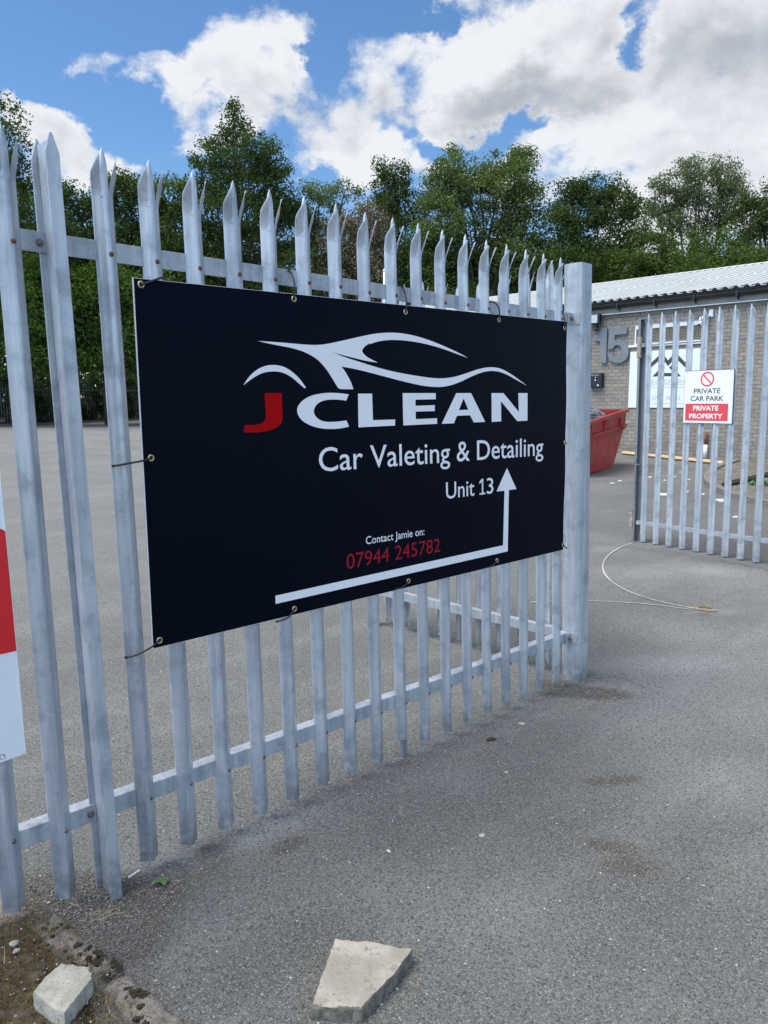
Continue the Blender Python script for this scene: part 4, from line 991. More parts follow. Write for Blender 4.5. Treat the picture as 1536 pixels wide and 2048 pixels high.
# ---------------------------------------------------------------- skip
SK = Vector((12.83, 6.98, G(12.83, 6.98))); az_ = math.radians(16.0)
ex = Vector((math.cos(az_), math.sin(az_), 0)); ey = Vector((-ex.y, ex.x, 0))
SKIP = empty('skip', SK + ex * -1.2 + ey * 0.9, 'dented red builders skip heaped with grey plastic sheeting', 'skip')
km = lambda a, b, z: tuple(SK + ex * a + ey * b + Vector((0, 0, z)))       # a along, b away from us
def skipbody():
    Lb, Wd_, H = 2.3, 1.75, 1.20
    prof = [(-Lb, 0), (0, 0), (0.50, 0.66), (0.80, 1.06), (0.74, 1.37), (-Lb - 0.55, 1.10), (-Lb - 0.55, 0.8)]
    mb = MB(); n = len(prof)
    for b0, b1 in ((0.0, 0.006), (Wd_ - .006, Wd_)):
        tp = 0.07
        vs = [km(a, b - (tp * z if b0 == 0 else -tp * z), z) for b in (b0, b1) for a, z in prof]
        mb.add(vs, [tuple(range(n)), tuple(reversed(range(n, 2 * n)))] + [(i, (i + 1) % n, n + (i + 1) % n, n + i) for i in range(n)])
    for i, j in ((0, 1), (1, 2), (2, 3), (3, 4), (0, 6)):
        (a0, z0_), (a1, z1_) = prof[i], prof[j]
        mb.add([km(a0, .005 - .07 * z0_, z0_), km(a1, .005 - .07 * z1_, z1_), km(a1, Wd_ - .005 + .07 * z1_, z1_), km(a0, Wd_ - .005 + .07 * z0_, z0_)], [(0, 1, 2, 3)])
    mb.build('body', M['skip'], SKIP)
    mb = MB()   # top rail and lower stiffener on the near side
    def bar(a0, z0_, a1, z1_, h, t=0.05, off=0.0):
        vs = []
        for a, z in ((a0, z0_), (a1, z1_)):
            for bb_ in (-.07 * z - .002 - off, -.07 * z - t - off):
                for zz_ in (z, z + h): vs.append(km(a, bb_, zz_))
        mb.add(vs, [(0, 1, 3, 2), (4, 6, 7, 5), (0, 4, 5, 1), (2, 3, 7, 6), (1, 5, 7, 3), (0, 2, 6, 4)])
    bar(-Lb - .5, 1.045, .75, 1.31, .075, .07); bar(-Lb - .5, .755, .79, .96, .06, .055)
    mb.build('side_rail', M['skip'], SKIP)
    mb = MB()
    for a_ in (-2.4, -1.3, 0.13):
        vs = []
        for a, z in ((a_, 0.0 + .83 + .02), (a_ + .01, 1.16 + .02)):
            for da in (-.035, .035):
                for t in (.003, .05): vs.append(km(a + da, -.07 * z - t, z))
        mb.add(vs, [(0, 1, 3, 2), (4, 6, 7, 5), (0, 4, 5, 1), (2, 3, 7, 6), (1, 5, 7, 3), (0, 2, 6, 4)])
    mb.build('rib', M['skip'], SKIP)
    mb = MB(); mb.tube([km(.13, -.13, .95), km(.13, -.23, .95)], .035, 10); mb.build('lifting_lug', M['skip'], SKIP)
    mb = MB()
    vs = [km(a, b, z) for b in (.02, Wd_ - .02) for a, z in ((-Lb - .3, .85), (.5, 1.0), (.5, 1.15), (-Lb - .3, 0.95))]
    mb.add(vs, [(0, 1, 2, 3), (7, 6, 5, 4), (0, 4, 5, 1), (3, 2, 6, 7), (1, 5, 6, 2), (0, 3, 7, 4)]); mb.build('fill', M['sheet'], SKIP)
    mb = MB(); mb.box(0, 0, 0, .16, .10, .05, lambda x, y, z: km(.06 + x, .3 + y, z)); mb.build('foot', M['hole'], SKIP)
skipbody()
def crumple(c, rx, ry, rz, seed, name, m, label, cat):
    v_, f_ = lump(c, rx, ry, rz, seed, 0.25, 40, 26); r = random.Random(seed); 
    vs = []
    for p in v_:
        q_ = p - Vector(c); k = abs(math.sin(q_.x * 9 + q_.z * 7)) * .12 + abs(math.sin(q_.y * 13 - q_.x * 11 + 2)) * .10 + abs(math.sin(q_.z * 23 + q_.y * 17)) * .06
        vs.append(Vector(c) + q_ * (0.82 + k))
    mb = MB(); mb.add(vs, f_); o = mb.build(name, m, None, c, smooth=False); tag(o, label, cat); return o
crumple(Vector(km(-1.05, .6, 1.2)), .8, .6, .30, 5, 'plastic_sheeting', M['sheet'], 'crumpled grey plastic sheeting heaped on top of the red skip', 'sheeting')
crumple(Vector(km(-.1, .8, 1.18)), .42, .45, .12, 9, 'rubble_sack', M['gutter'], 'flat dark sack lying at the right end of the skip load', 'sack')

# ---------------------------------------------------------------- timber, pipe stub, litter by the wall
pL, pR = ground(1246, 906, .05), ground(1447, 927, .05)
d_ = (pR - pL); mb = MB(); nrm = Vector((-d_.y, d_.x, 0)).normalized()
mb.tube([pL, pR], 0.062, 4); tag(mb.build('timber_length', M['timber'], None, pL), 'long pale timber length lying at the foot of the brick wall', 'timber')
pv = onx(1410, 895, XW - .1); mb = MB(); mb.tube([(XW - .07, pv.y, .25), (XW - .07, pv.y, .62)], .055, 10)
pp = empty('wall_pipe', (XW - .07, pv.y, .25), 'short white and rusty pipe standing against the wall by the timber', 'pipe'); mb.build('lower_pipe', M['whiteplastic'], pp, smooth=True)
mb = MB(); mb.tube([(XW - .07, pv.y, .621), (XW - .07, pv.y, .95)], .04, 10); mb.build('upper_pipe', M['rust'], pp, smooth=True)
rl = random.Random(5)
sp_pts = [(1345, 928, .09), (1420, 917, .13), (1500, 925, .12), (1350, 955, .06), (1362, 945, .07), (1330, 962, .05), (1240, 963, .05), (1225, 968, .05), (1375, 985, .05), (1327, 991, .12), (1437, 1001, .14), (1445, 1004, .10), (1405, 990, .05), (1470, 1036, .04), (1300, 956, .05), (1380, 960, .08), (1500, 985, .1), (1518, 1003, .12), (1370, 912, .12), (1530, 940, .08)]
for i, (x, y, s_) in enumerate(sp_pts):
    p = ground(x, y); mb = MB(); a = rl.uniform(0, 6.28); n = 6
    pts = [(p.x + math.cos(a + k * 2 * PI / n) * s_ * rl.uniform(.4, 1.1), p.y + math.sin(a + k * 2 * PI / n) * s_ * rl.uniform(.4, 1.0)) for k in range(n)]
    z = G(p.x, p.y)
    mb.add([(a_, b_, z + .012 + rl.uniform(0, .02)) for a_, b_ in pts] + [(a_, b_, z + .004) for a_, b_ in pts], [tuple(range(n)), tuple(reversed(range(n, 2 * n)))] + [(k, (k + 1) % n, n + (k + 1) % n, n + k) for k in range(n)])
    tag(mb.build('litter_scrap', M['paper'], None, p), 'small pale scrap of litter on the ground between the gate and the building', 'litter', 'litter scraps beyond the gate')
# planting bed with kerb
def kz(x, y): return ground(1170 + x / 4.197, 760 + y / 4.197)
kp = [kz(*p) for p in [(1250, 700), (1115, 740), (1040, 775), (1005, 810), (992, 850), (1005, 885), (1040, 912), (1130, 962), (1280, 1015), (1500, 1065)]]
kp.append(kp[-1] + (kp[-1] - kp[-2]).normalized() * 5)
Pk = kp
for _ in range(2):
    o = [Pk[0]]
    for i in range(len(Pk) - 1): o += [Pk[i].lerp(Pk[i + 1], .25), Pk[i].lerp(Pk[i + 1], .75)]
    Pk = o + [Pk[-1]]
mb = MB(); vs = []
for i, p in enumerate(Pk):
    t = (Pk[min(i + 1, len(Pk) - 1)] - Pk[max(i - 1, 0)]).normalized(); nn = Vector((-t.y, t.x, 0)); z = G(p.x, p.y)
    for o_, h in ((0, -.05), (0, .10), (.14, .10), (.14, -.05)): q_ = p + nn * o_; vs.append((q_.x, q_.y, z + h))
mb.add(vs, [(i * 4 + k, i * 4 + (k + 1) % 4, i * 4 + 4 + (k + 1) % 4, i * 4 + 4 + k) for i in range(len(Pk) - 1) for k in range(4)])
o = mb.build('bed_kerb', M['kerb']); o['kind'] = 'structure'
M['bedsoil'] = varied('bed_soil', (0.10, 0.085, 0.065), (0.19, 0.17, 0.14), 5, 0.95, bmp=1, bd=.03, c3=(0.30, 0.28, 0.24), s3=14)
mb = MB(); inner = [p + Vector((.07, -.03, 0)) for p in Pk]; far_ = [Vector((XW + 1, kp[0].y, 0)), Vector((XW + 1, -8, 0)), Vector((kp[-1].x, -8, 0))]
lp = [(p.x, p.y, G(p.x, p.y) + .06) for p in inner] + [(p.x, p.y, G(p.x, p.y) + .06) for p in reversed([Vector((kp[-1].x, -8, 0)), Vector((XW + .3, -8, 0)), Vector((XW + .3, kp[0].y, 0))])][::-1]
tr = tessellate_polygon([[Vector(p) for p in lp]]); mb.add(lp, [tuple(t) for t in tr]); o = mb.build('planting_bed', M['bedsoil']); o['kind'] = 'structure'
a_, b_ = kz(1160, 925), kz(1560, 838); a_.z = G(a_.x, a_.y) + .10; b_.z = G(b_.x, b_.y) + .13
mb = MB(); mb.tube([a_, b_], .05, 4); tag(mb.build('edging_board', M['darkmoss'], None, a_), 'dark timber edging board lying across the planting bed', 'board')

# ---------------------------------------------------------------- leaves
def leaves_np(centres, radii, counts, size, r, flat=1.0, outward=0.5, long=1.6):
    """leaf clumps: for each cluster centre, random small kite-shaped leaves"""
    cs_ = np.repeat(centres, counts, axis=0); rd = np.repeat(radii, counts)
    n = len(cs_); d = r.normal(size=(n, 3)); d /= np.linalg.norm(d, axis=1)[:, None]
    rad = rd * r.uniform(0, 1, n) ** 0.45
    pos = cs_ + d * rad[:, None] * np.array([1, 1, flat])
    nrm = d * outward + r.normal(size=(n, 3)) * 0.6 + np.array([0, 0, 0.55]); nrm /= np.linalg.norm(nrm, axis=1)[:, None]
    t = np.cross(nrm, r.normal(size=(n, 3))); t /= np.linalg.norm(t, axis=1)[:, None]; b = np.cross(nrm, t)
    s = size * r.uniform(0.6, 1.35, n)[:, None]
    v = np.stack([pos - t * s * long * .5, pos - b * s * .42 + nrm * s * .1, pos + t * s * long * .5, pos + b * s * .42 + nrm * s * .1], 1).reshape(-1, 3)
    f_ = np.arange(4 * n).reshape(-1, 4)
    return v, f_
def pt_at(px, py, D):
    return CAM + ray(px, py) * D
def tree(name, D, ells, base_px, label, mleaf, size=0.13, dens=1.0, cl=0.75, seed=1, cat='tree', group='trees behind the yard', trunk_r=0.22, airy=0.0, twig=0.35, trunk=True, flat=0.8):
    r = np.random.default_rng(seed); rr_ = random.Random(seed); size = size * .80
    k = D / FPX
    bx = pt_at(base_px, 812, D); base = Vector((bx.x, bx.y, G(bx.x, bx.y) - .1))
    root = empty(name, base, label, cat, group)
    C, Rr = [], []
    fwd = Vector((F0.x, F0.y, 0)).normalized(); rt = Vector((R0.x, R0.y, 0)).normalized()
    limbs = []
    for (ex_, ey_, rx, ry) in ells:
        c = pt_at(ex_, ey_, D + rr_.uniform(-1.2, 1.2)); ax, az_ = rx * k, ry * k; ad = max(1.2, min(ax, 4.0)) * 0.9
        n = int(max(8, ax * az_ * PI * 3.4 * dens / cl ** 2))
        d = r.normal(size=(n, 3)); d /= np.linalg.norm(d, axis=1)[:, None]; q_ = r.uniform(0.35, 1.0, n) ** 0.5
        p = np.array(c)[None] + (d[:, :1] * ax * q_[:, None]) * np.array(rt)[None] + (d[:, 1:2] * ad * q_[:, None]) * np.array(fwd)[None] + (d[:, 2:] * az_ * q_[:, None]) * np.array([[0, 0, 1]])
        C.append(p); Rr.append(r.uniform(.5, 1.15, n) * cl); limbs.append((c, ax, az_, p))
    C = np.concatenate(C); Rr = np.concatenate(Rr)
    keep = C[:, 2] > base.z + (2.2 if cat == 'bush' and D < 43 else .2); C = C[keep]; Rr = Rr[keep]
    cnt = np.maximum(5, (Rr ** 2 / size ** 2 * 2.3 * (1 - airy))).astype(int)
    v, f_ = leaves_np(C, Rr, cnt, size, r, flat)
    v = v - np.array(base)
    me = np_mesh('crown', v, f_, [mleaf]); o = bpy.data.objects.new('crown', me); COL.objects.link(o); o.parent = root
    # trunk and limbs
    if trunk:
        mb = MB(); cen = sum((l[0] for l in limbs), Vector()) / len(limbs); top = max((l[0] for l in limbs), key=lambda q_: q_.z)
        fork = base.lerp(Vector((cen.x, cen.y, cen.z)), 0.45)
        pts = [base, base.lerp(fork, .5) + Vector((rr_.uniform(-.2, .2), rr_.uniform(-.2, .2), 0)), fork, fork.lerp(top, .5) + Vector((rr_.uniform(-.4, .4), rr_.uniform(-.4, .4), 0)), top]
        mb.tube(pts, [trunk_r, trunk_r * .8, trunk_r * .62, trunk_r * .38, trunk_r * .1], 8)
        tk = mb.build('trunk', M['bark'], root, smooth=True)
        mb = MB()
        for c, ax, az_, p in limbs:
            s0_ = base.lerp(fork, rr_.uniform(.7, 1.0)); m_ = s0_.lerp(c, .5) + Vector((rr_.uniform(-.4, .4), rr_.uniform(-.4, .4), rr_.uniform(0, .5)))
            mb.tube([s0_, m_, c], [trunk_r * .42, trunk_r * .3, trunk_r * .16], 6)
            idx = r.permutation(len(p))[:min(90, max(2, int(len(p) * twig * .4)))]
            for q_ in p[idx]:
                q_ = Vector(q_); st = m_.lerp(c, rr_.uniform(.2, 1.0)); mm = st.lerp(q_, .55) + Vector((rr_.uniform(-.2, .2), rr_.uniform(-.2, .2), rr_.uniform(-.1, .3)))
                mb.tube([st, mm, q_], [trunk_r * .13, trunk_r * .09, trunk_r * .03], 4, False)
        mb.build('limbs', M['bark'], tk)
    return root
TR = [
 ('tree', 38, [(5, 235, 40, 30), (20, 280, 45, 35), (-30, 320, 70, 60), (30, 345, 45, 40), (5, 400, 60, 50)], -90, 'tall loose-crowned tree at the far left edge above the fence spikes', 'leafB', .13, .8, .55, .25),
 ('tree', 43, [(60, 440, 75, 50), (0, 500, 100, 70), (110, 500, 80, 60), (90, 400, 50, 28)], 60, 'bushy mid-green tree behind the far fence between the left pales', 'leafA', .14, 1.2, .7, 0),
 ('tree', 44, [(160, 400, 40, 26), (235, 385, 50, 35), (270, 400, 60, 40), (200, 450, 80, 50), (260, 500, 80, 60), (180, 520, 60, 60)], 215, 'broad rounded tree just left of the tall pointed tree', 'leafB', .14, 1.15, .7, .05),
 ('tree', 45, [(468, 225, 12, 20), (466, 250, 30, 18), (472, 275, 55, 18), (486, 302, 82, 20), (478, 335, 98, 24), (540, 340, 45, 20), (415, 292, 22, 10), (400, 330, 26, 10), (490, 375, 100, 32), (400, 380, 40, 22), (480, 430, 110, 45), (470, 500, 115, 60), (560, 420, 50, 40)], 480, 'tallest tree in the row, with a pointed dark green crown', 'leafB', .13, 1.3, .6, .12),
 ('tree', 44, [(345, 400, 60, 45), (350, 470, 70, 60), (330, 560, 80, 60), (400, 560, 80, 60)], 350, 'dense green tree filling the gap below the pointed tree at its left', 'leafA', .14, 1.2, .7, 0),
 ('tree', 47, [(640, 385, 45, 16), (690, 380, 40, 14), (630, 420, 60, 34), (590, 470, 60, 60), (600, 550, 80, 60)], 620, 'flat-topped olive tree right of the pointed tree', 'leafC', .13, 1.0, .6, .15),
 ('tree', 49, [(770, 335, 22, 20), (795, 350, 32, 24), (780, 380, 45, 28), (810, 410, 55, 36), (760, 425, 45, 35), (800, 480, 75, 50)], 790, 'small upright tree with a ragged top above the middle of the sign', 'leafB', .13, 1.1, .55, .2),
 ('tree', 47, [(903, 306, 10, 8), (900, 335, 36, 24), (935, 350, 60, 30), (1010, 325, 55, 24), (1045, 310, 24, 14), (1030, 360, 55, 34), (960, 385, 90, 34), (890, 385, 50, 40), (1050, 400, 40, 34), (880, 440, 50, 50), (1020, 440, 45, 30), (940, 460, 40, 30)], 965, 'large airy ash-like tree with sky showing through, right of centre', 'leafC', .14, 1.3, .62, .08),
 ('tree', 46, [(1140, 375, 36, 16), (1190, 385, 60, 26), (1160, 420, 70, 38), (1225, 415, 55, 36), (1260, 410, 22, 24), (1120, 470, 55, 45), (1200, 480, 85, 50), (1150, 530, 90, 40)], 1180, 'dense dark rounded tree behind the gate post', 'leafB', .14, 1.3, .65, .05),
 ('tree', 52, [(1400, 335, 60, 20), (1450, 350, 36, 28), (1350, 365, 50, 22), (1420, 385, 70, 30), (1330, 400, 45, 30), (1400, 430, 80, 34), (1460, 410, 40, 40), (1320, 450, 50, 40)], 1400, 'tall grey-green tree with a wispy top above the unit roof', 'leafD', .13, 1.1, .58, .2),
 ('tree', 47, [(1520, 395, 36, 24), (1500, 440, 50, 40), (1560, 430, 50, 50), (1530, 500, 70, 45)], 1520, 'dark green tree at the right edge of the photo above the roof', 'leafB', .14, 1.2, .65, .05),
 ('tree', 45, [(1300, 500, 60, 40), (1250, 540, 70, 40), (1340, 540, 80, 36), (1420, 500, 60, 45), (1480, 535, 80, 30), (1420, 545, 60, 30)], 1330, 'low dark green tree filling in behind the unit ridge', 'leafA', .14, 1.2, .7, 0),
]
for i, (nm, D_, el_, bp_, lb, lf, sz, dn, cl_, ai) in enumerate(TR):
    tree(nm, D_, el_, bp_, lb, M[lf], sz, dn, cl_, 30 + i, airy=ai)
BU = [
 (41, [(20, 570, 110, 60), (100, 600, 90, 60), (30, 660, 110, 50), (130, 670, 80, 50), (60, 715, 110, 28)], 60, 'large bright leafy bush overhanging the far fence at the far left', 'leafE', .17),
 (42, [(200, 580, 80, 60), (250, 620, 80, 60), (220, 675, 80, 48), (290, 690, 60, 40), (300, 600, 60, 60), (220, 718, 90, 26)], 240, 'bright leafy bush overhanging the far fence beside the sign', 'leafE', .17),
 (46, [(440, 580, 120, 60), (460, 680, 120, 70), (400, 740, 100, 50)], 440, 'green bush behind the sign below the pointed tree', 'leafA', .17),
 (46, [(690, 490, 60, 55), (730, 450, 50, 35), (690, 570, 80, 60), (740, 530, 60, 60)], 700, 'bare brownish thicket of twigs in the middle of the tree row', 'leafF', .14),
 (47, [(830, 540, 80, 55), (900, 520, 70, 50), (870, 600, 100, 50), (970, 540, 70, 50)], 880, 'dark green bush below the airy tree', 'leafB', .16),
 (48, [(1040, 530, 80, 55), (1020, 480, 40, 40), (1090, 560, 80, 45)], 1050, 'olive bush between the airy tree and the dense rounded tree', 'leafC', .16),
 (50, [(1200, 560, 90, 35), (1130, 580, 80, 40), (1300, 560, 90, 30)], 1200, 'low green bush showing above the left end of the roof', 'leafA', .16),
]
for i, (D_, el_, bp_, lb, lf, sz) in enumerate(BU):
    tree('bush', D_, el_, bp_, lb, M[lf], sz, 1.5, .75, 60 + i, cat='bush', group='bushes along the yard edge', airy=0.0 if lf != 'leafF' else .3, trunk=True, trunk_r=.12, twig=.9 if lf == 'leafF' else .2)
# far wood that closes the gaps, one mass
r_ = np.random.default_rng(99); pts_ = []
for px in range(-260, 1800, 26):
    for k in range(30):
        hgt = r_.uniform(.2, 14.5 if px < 760 else 13.0); p = pt_at(px + r_.uniform(-14, 14), 812, 64 + r_.uniform(-3, 5)); pts_.append((p.x, p.y, G(p.x, p.y) + hgt))
pts_ = np.array(pts_); rd_ = r_.uniform(.8, 1.5, len(pts_)); v, f_ = leaves_np(pts_, rd_, np.full(len(pts_), 60), .28, r_, .9)
me = np_mesh('distant_woodland', v, f_, [M['leafB']]); o = bpy.data.objects.new('distant_woodland', me); COL.objects.link(o); o['kind'] = 'stuff'
tag(o, 'dark mass of woodland undergrowth behind the row of trees', 'woodland')

# ---------------------------------------------------------------- far palisade fence and its kerb
A0 = ground(-60, 856); A1 = ground(300, 839); dirf = Vector((A1.x - A0.x, A1.y - A0.y, 0)).normalized()
FF = empty('palisade_fence', A0, 'distant dark palisade fence half covered in ivy along the far side of the yard', 'fence')
nf = Vector((dirf.y, -dirf.x, 0))
def fpm(s, n, z): p = A0 + dirf * s + nf * n; return (p.x, p.y, G(p.x, p.y) + z)
mb = MB()
prof = [(-.034, 0), (-.012, .02), (.012, .02), (.034, 0), (.012, .016), (-.012, .016)]
vs = [fpm(a, b, z) for z in (.1, 2.15) for a, b in prof] + [fpm(-.02, 0.02, 2.28), fpm(0, .02, 2.34), fpm(.02, .02, 2.28)]
n = 6; mb.add(vs, [(i, (i + 1) % n, n + (i + 1) % n, n + i) for i in range(n)] + [(6, 7, 12), (7, 8, 13), (8, 9, 14), (7, 13, 12), (8, 14, 13)])
fp0 = mb.build('pale', M['farpale'], FF, fpm(0, 0, 0))
for k in range(1, 96):
    q_ = Vector(fpm(k * .19, 0, 0)) - Vector(fpm(0, 0, 0)); copy_tree(fp0, FF, q_)
for z in (.45, 1.95):
    mb = MB(); mb.tube([Vector(fpm(s_, -.03, z)) for s_ in (0, 9, 18.2)], .03, 4); mb.build('rail', M['farpale'], FF)
mb = MB()
for s_ in range(30):
    a, b = s_ * .9 - 2, s_ * .9 - 1.1; nf_ = .35
    vs = [fpm(x, y, z) for x in (a, b - .01) for y, z in ((nf_, -.1), (nf_, .12), (nf_ + .0 - .18, .12), (nf_ - .18, -.1))]
    mb.add(vs, [(0, 1, 2, 3), (7, 6, 5, 4), (0, 4, 5, 1), (1, 5, 6, 2), (2, 6, 7, 3)])
o = mb.build('far_kerb', M['kerb']); o['kind'] = 'structure'
M['bank'] = varied('leaf_litter_bank', (0.025, 0.022, 0.014), (0.05, 0.045, 0.028), 2, .95, bmp=.5, bd=.05)
mb = MB(); ss = list(range(-30, 60, 3))
vs = [fpm(s_, y, z) for s_ in ss for y, z in ((.17, .10), (-8, .35), (-40, .5))]
mb.add(vs, [(i * 3 + k, i * 3 + k + 1, i * 3 + 4 + k, i * 3 + 3 + k) for i in range(len(ss) - 1) for k in (0, 1)]); o = mb.build('bank', M['bank']); o['kind'] = 'structure'
# undergrowth right behind that fence
r_ = np.random.default_rng(44); ug = []
for s_ in np.arange(-6, 40, .22):
    for k in range(5): ug.append(fpm(s_ + r_.uniform(-.2, .2), -r_.uniform(.7, 2.2), r_.uniform(.1, 2.9)))
ug = np.array(ug); v, f_ = leaves_np(ug, r_.uniform(.35, .6, len(ug)), np.full(len(ug), 40), .14, r_)
me = np_mesh('undergrowth', v, f_, [M['leafG']]); o = bpy.data.objects.new('undergrowth', me); COL.objects.link(o); tag(o, 'dark undergrowth pressing against the back of the distant palisade fence', 'undergrowth', kind='stuff')
# ivy on the fence
r_ = np.random.default_rng(5); iv = []
for s_, h, wd in ((3.6, 1.3, .9), (5.0, 1.6, 1.4), (6.4, 1.7, 1.1), (9.5, 1.9, 1.8), (11.2, 2.0, 1.6), (12.6, 1.7, 1.2), (14.5, 1.0, .8), (8.2, 1.0, .8), (0.8, .9, .9)):
    for k in range(34):
        z = r_.uniform(.1, 1) * h; p = fpm(s_ + r_.normal() * wd * .32 * (1 - .4 * z / h), -.04, z); iv.append(p)
iv = np.array(iv); v, f_ = leaves_np(iv, np.full(len(iv), .22), np.full(len(iv), 26), .12, r_)
v0 = np.array(fpm(5, .1, 0)); me = np_mesh('ivy', v - v0, f_, [M['leafG']]); o = bpy.data.objects.new('ivy', me); COL.objects.link(o); o.location = v0
tag(o, 'dark ivy climbing over the distant palisade fence', 'ivy')
# white pole seen between the pales
p0 = pt_at(768.5, 812, 30); mb = MB(); zt = CAM.z + (812 - 550) * 30 / FPX
wp = empty('white_pole', (p0.x, p0.y, G(p0.x, p0.y)), 'thin white pole standing in the yard beyond the top of the sign', 'pole')
mb.tube([(p0.x, p0.y, G(p0.x, p0.y)), (p0.x, p0.y, zt)], .05, 10); mb.build('shaft', M['whiteplastic'], wp, smooth=True)
mb = MB(); mb.lathe([(.062, 0), (.062, .05), (.03, .09), (.001, .1)], (p0.x, p0.y, zt + .0005), (0, 0, 1), 12); mb.build('cap', M['whiteplastic'], wp, smooth=True)

# ---------------------------------------------------------------- foreground: verge, kerb, stones
def h2(x, y, s): return math.sin(x * 37 * s + 1.3) * math.sin(y * 31 * s + .7) * .5 + math.sin(x * 83 * s + y * 57 * s) * .3 + math.sin(x * 171 * s - y * 133 * s) * .2
# verge soil mound
mb = MB(); nxv, nyv = 90, 110; vs = []
for i in range(nxv + 1):
    for j in range(nyv + 1):
        x = -3.75 + .72 * i / nxv; y = -1.25 + 1.38 * j / nyv
        edge = min(1, max(0, (-3.055 + .03 * y - x) / .10)) * min(1, max(0, (.12 - y) / .15))
        vs.append((x, y, -.02 + edge * (.052 + .010 * h2(x, y, 1) + .008 * h2(x + 3, y, 2.3) + .004 * h2(x, y + 2, 5))))
mb.add(vs, [(i * (nyv + 1) + j, (i + 1) * (nyv + 1) + j, (i + 1) * (nyv + 1) + j + 1, i * (nyv + 1) + j + 1) for i in range(nxv) for j in range(nyv)])
o = mb.build('verge', M['soil'], smooth=True); o['kind'] = 'structure'
# kerb stones, worn
def kerb_stone(y0, y1, xo, seed, label, lift=0.0, wdt=.10):
    r = random.Random(seed); mb = MB(); ny_, nx_ = 36, 10; vs = []
    for j in range(ny_ + 1):
        y = y0 + (y1 - y0) * j / ny_; xe = -2.945 - .075 * (y + .734) / .83 + xo
        for i in range(nx_ + 1):
            t = i / nx_; x = xe - wdt + wdt * t + .006 * h2(x=t, y=y, s=.8)
            ed = min(t, 1 - t, .25) * 4; ej = min(j, ny_ - j, 2) / 2
            z = .008 + lift + .010 * ed + .006 * h2(x * 2, y, 1) + .004 * h2(x, y * 2, 3); z = z if ej > .6 else z - .012
            if i in (0, nx_): z = -.03
            if j in (0, ny_): z = -.03
            vs.append((x, y, z))
    mb.add(vs, [(j * (nx_ + 1) + i, j * (nx_ + 1) + i + 1, (j + 1) * (nx_ + 1) + i + 1, (j + 1) * (nx_ + 1) + i) for j in range(ny_) for i in range(nx_)])
    o = mb.build('kerb_stone', M['kerb'], None, (-3, (y0 + y1) / 2, 0), smooth=True); tag(o, label, 'kerb stone', 'kerb stones at the verge'); return o
kerb_stone(-1.35, -.42, 0, 1, 'worn concrete kerb stone at the bottom left, edging the mossy verge')
kerb_stone(-.40, -.03, -.005, 2, 'broken mossy kerb stone ending near the foot of the fence post', -.004)
kerb_stone(-.01, .30, -.05, 3, 'pinkish rounded kerb stone between the two left pales', .004, .16)
# moss cushions on kerb and verge
mossm = []
def moss(px, py, s_, seed, h=.03, mt='darkmoss'):
    p = ground(px, py, h); v_, f_ = lump((p.x, p.y, h - .004), s_, s_ * .8, s_ * .28, seed, .7, 12, 8); return v_, f_
mb = MB()
for k, (x, y, s_) in enumerate([(105, 1862, .022), (80, 1885, .018), (60, 1878, .014), (140, 1905, .022), (175, 1910, .026), (165, 1895, .02), (190, 1925, .03), (215, 1945, .028), (275, 1985, .035), (290, 1990, .022), (262, 1978, .022), (285, 2035, .022), (240, 1930, .02), (225, 1915, .016), (15, 1872, .018), (35, 1880, .014), (300, 2045, .02), (72, 1773, .013), (130, 1845, .018)]):
    rm = random.Random(k)
    for q_ in range(4):
        mb.add(*moss(x + rm.gauss(0, s_ * 420), y + rm.gauss(0, s_ * 300), s_ * rm.uniform(.22, .5), k * 10 + q_, .022))
o = mb.build('moss_patch', M['darkmoss'], smooth=True); tag(o, 'dark moss cushions growing on the kerb stones and verge edge', 'moss', kind='stuff')
# moss turf fibres: many little blades
def blades(region, n, lo, hi, mt, name, label, seed, wd=.0012, zf=.035, XLIM=-3.06):
    r = np.random.default_rng(seed); P = []
    while len(P) < n:
        x = r.uniform(region[0], region[1]); y = r.uniform(region[2], region[3])
        if x < XLIM + .03 * y and y < .05 and h2(x, y, .9) > -.35: P.append((x, y, zf + .010 * h2(x, y, 1)))
    P = np.array(P); m_ = len(P); a = r.uniform(0, 6.28, m_); L = r.uniform(lo, hi, m_); tl = r.uniform(.1, 1.5, m_)
    d = np.stack([np.cos(a) * np.sin(tl), np.sin(a) * np.sin(tl), np.cos(tl)], 1); s = np.stack([-np.sin(a), np.cos(a), np.zeros(m_)], 1) * wd
    v = np.stack([P - s, P + s, P + d * L[:, None] + s * .3, P + d * L[:, None] - s * .3], 1).reshape(-1, 3)
    me = np_mesh(name, v, np.arange(4 * m_).reshape(-1, 4), [mt]); o = bpy.data.objects.new(name, me); COL.objects.link(o); tag(o, label, name.replace('_', ' '), kind='stuff')
blades((-3.7, -3.03, -1.2, .08), 16000, .004, .013, M['moss'], 'moss_turf', 'brownish moss turf covering the verge at the bottom left', 3)
blades((-3.12, -2.98, -1.1, .04), 2600, .003, .009, M['moss'], 'kerb_moss', 'short moss growing over the inner edge of the kerb stones', 6, .0011, .016, -3.0)
blades((-3.7, -3.03, -1.2, .08), 170, .02, .06, M['straw'], 'dead_grass', 'pale dead grass stalks scattered over the mossy verge', 4, .0009, .04)
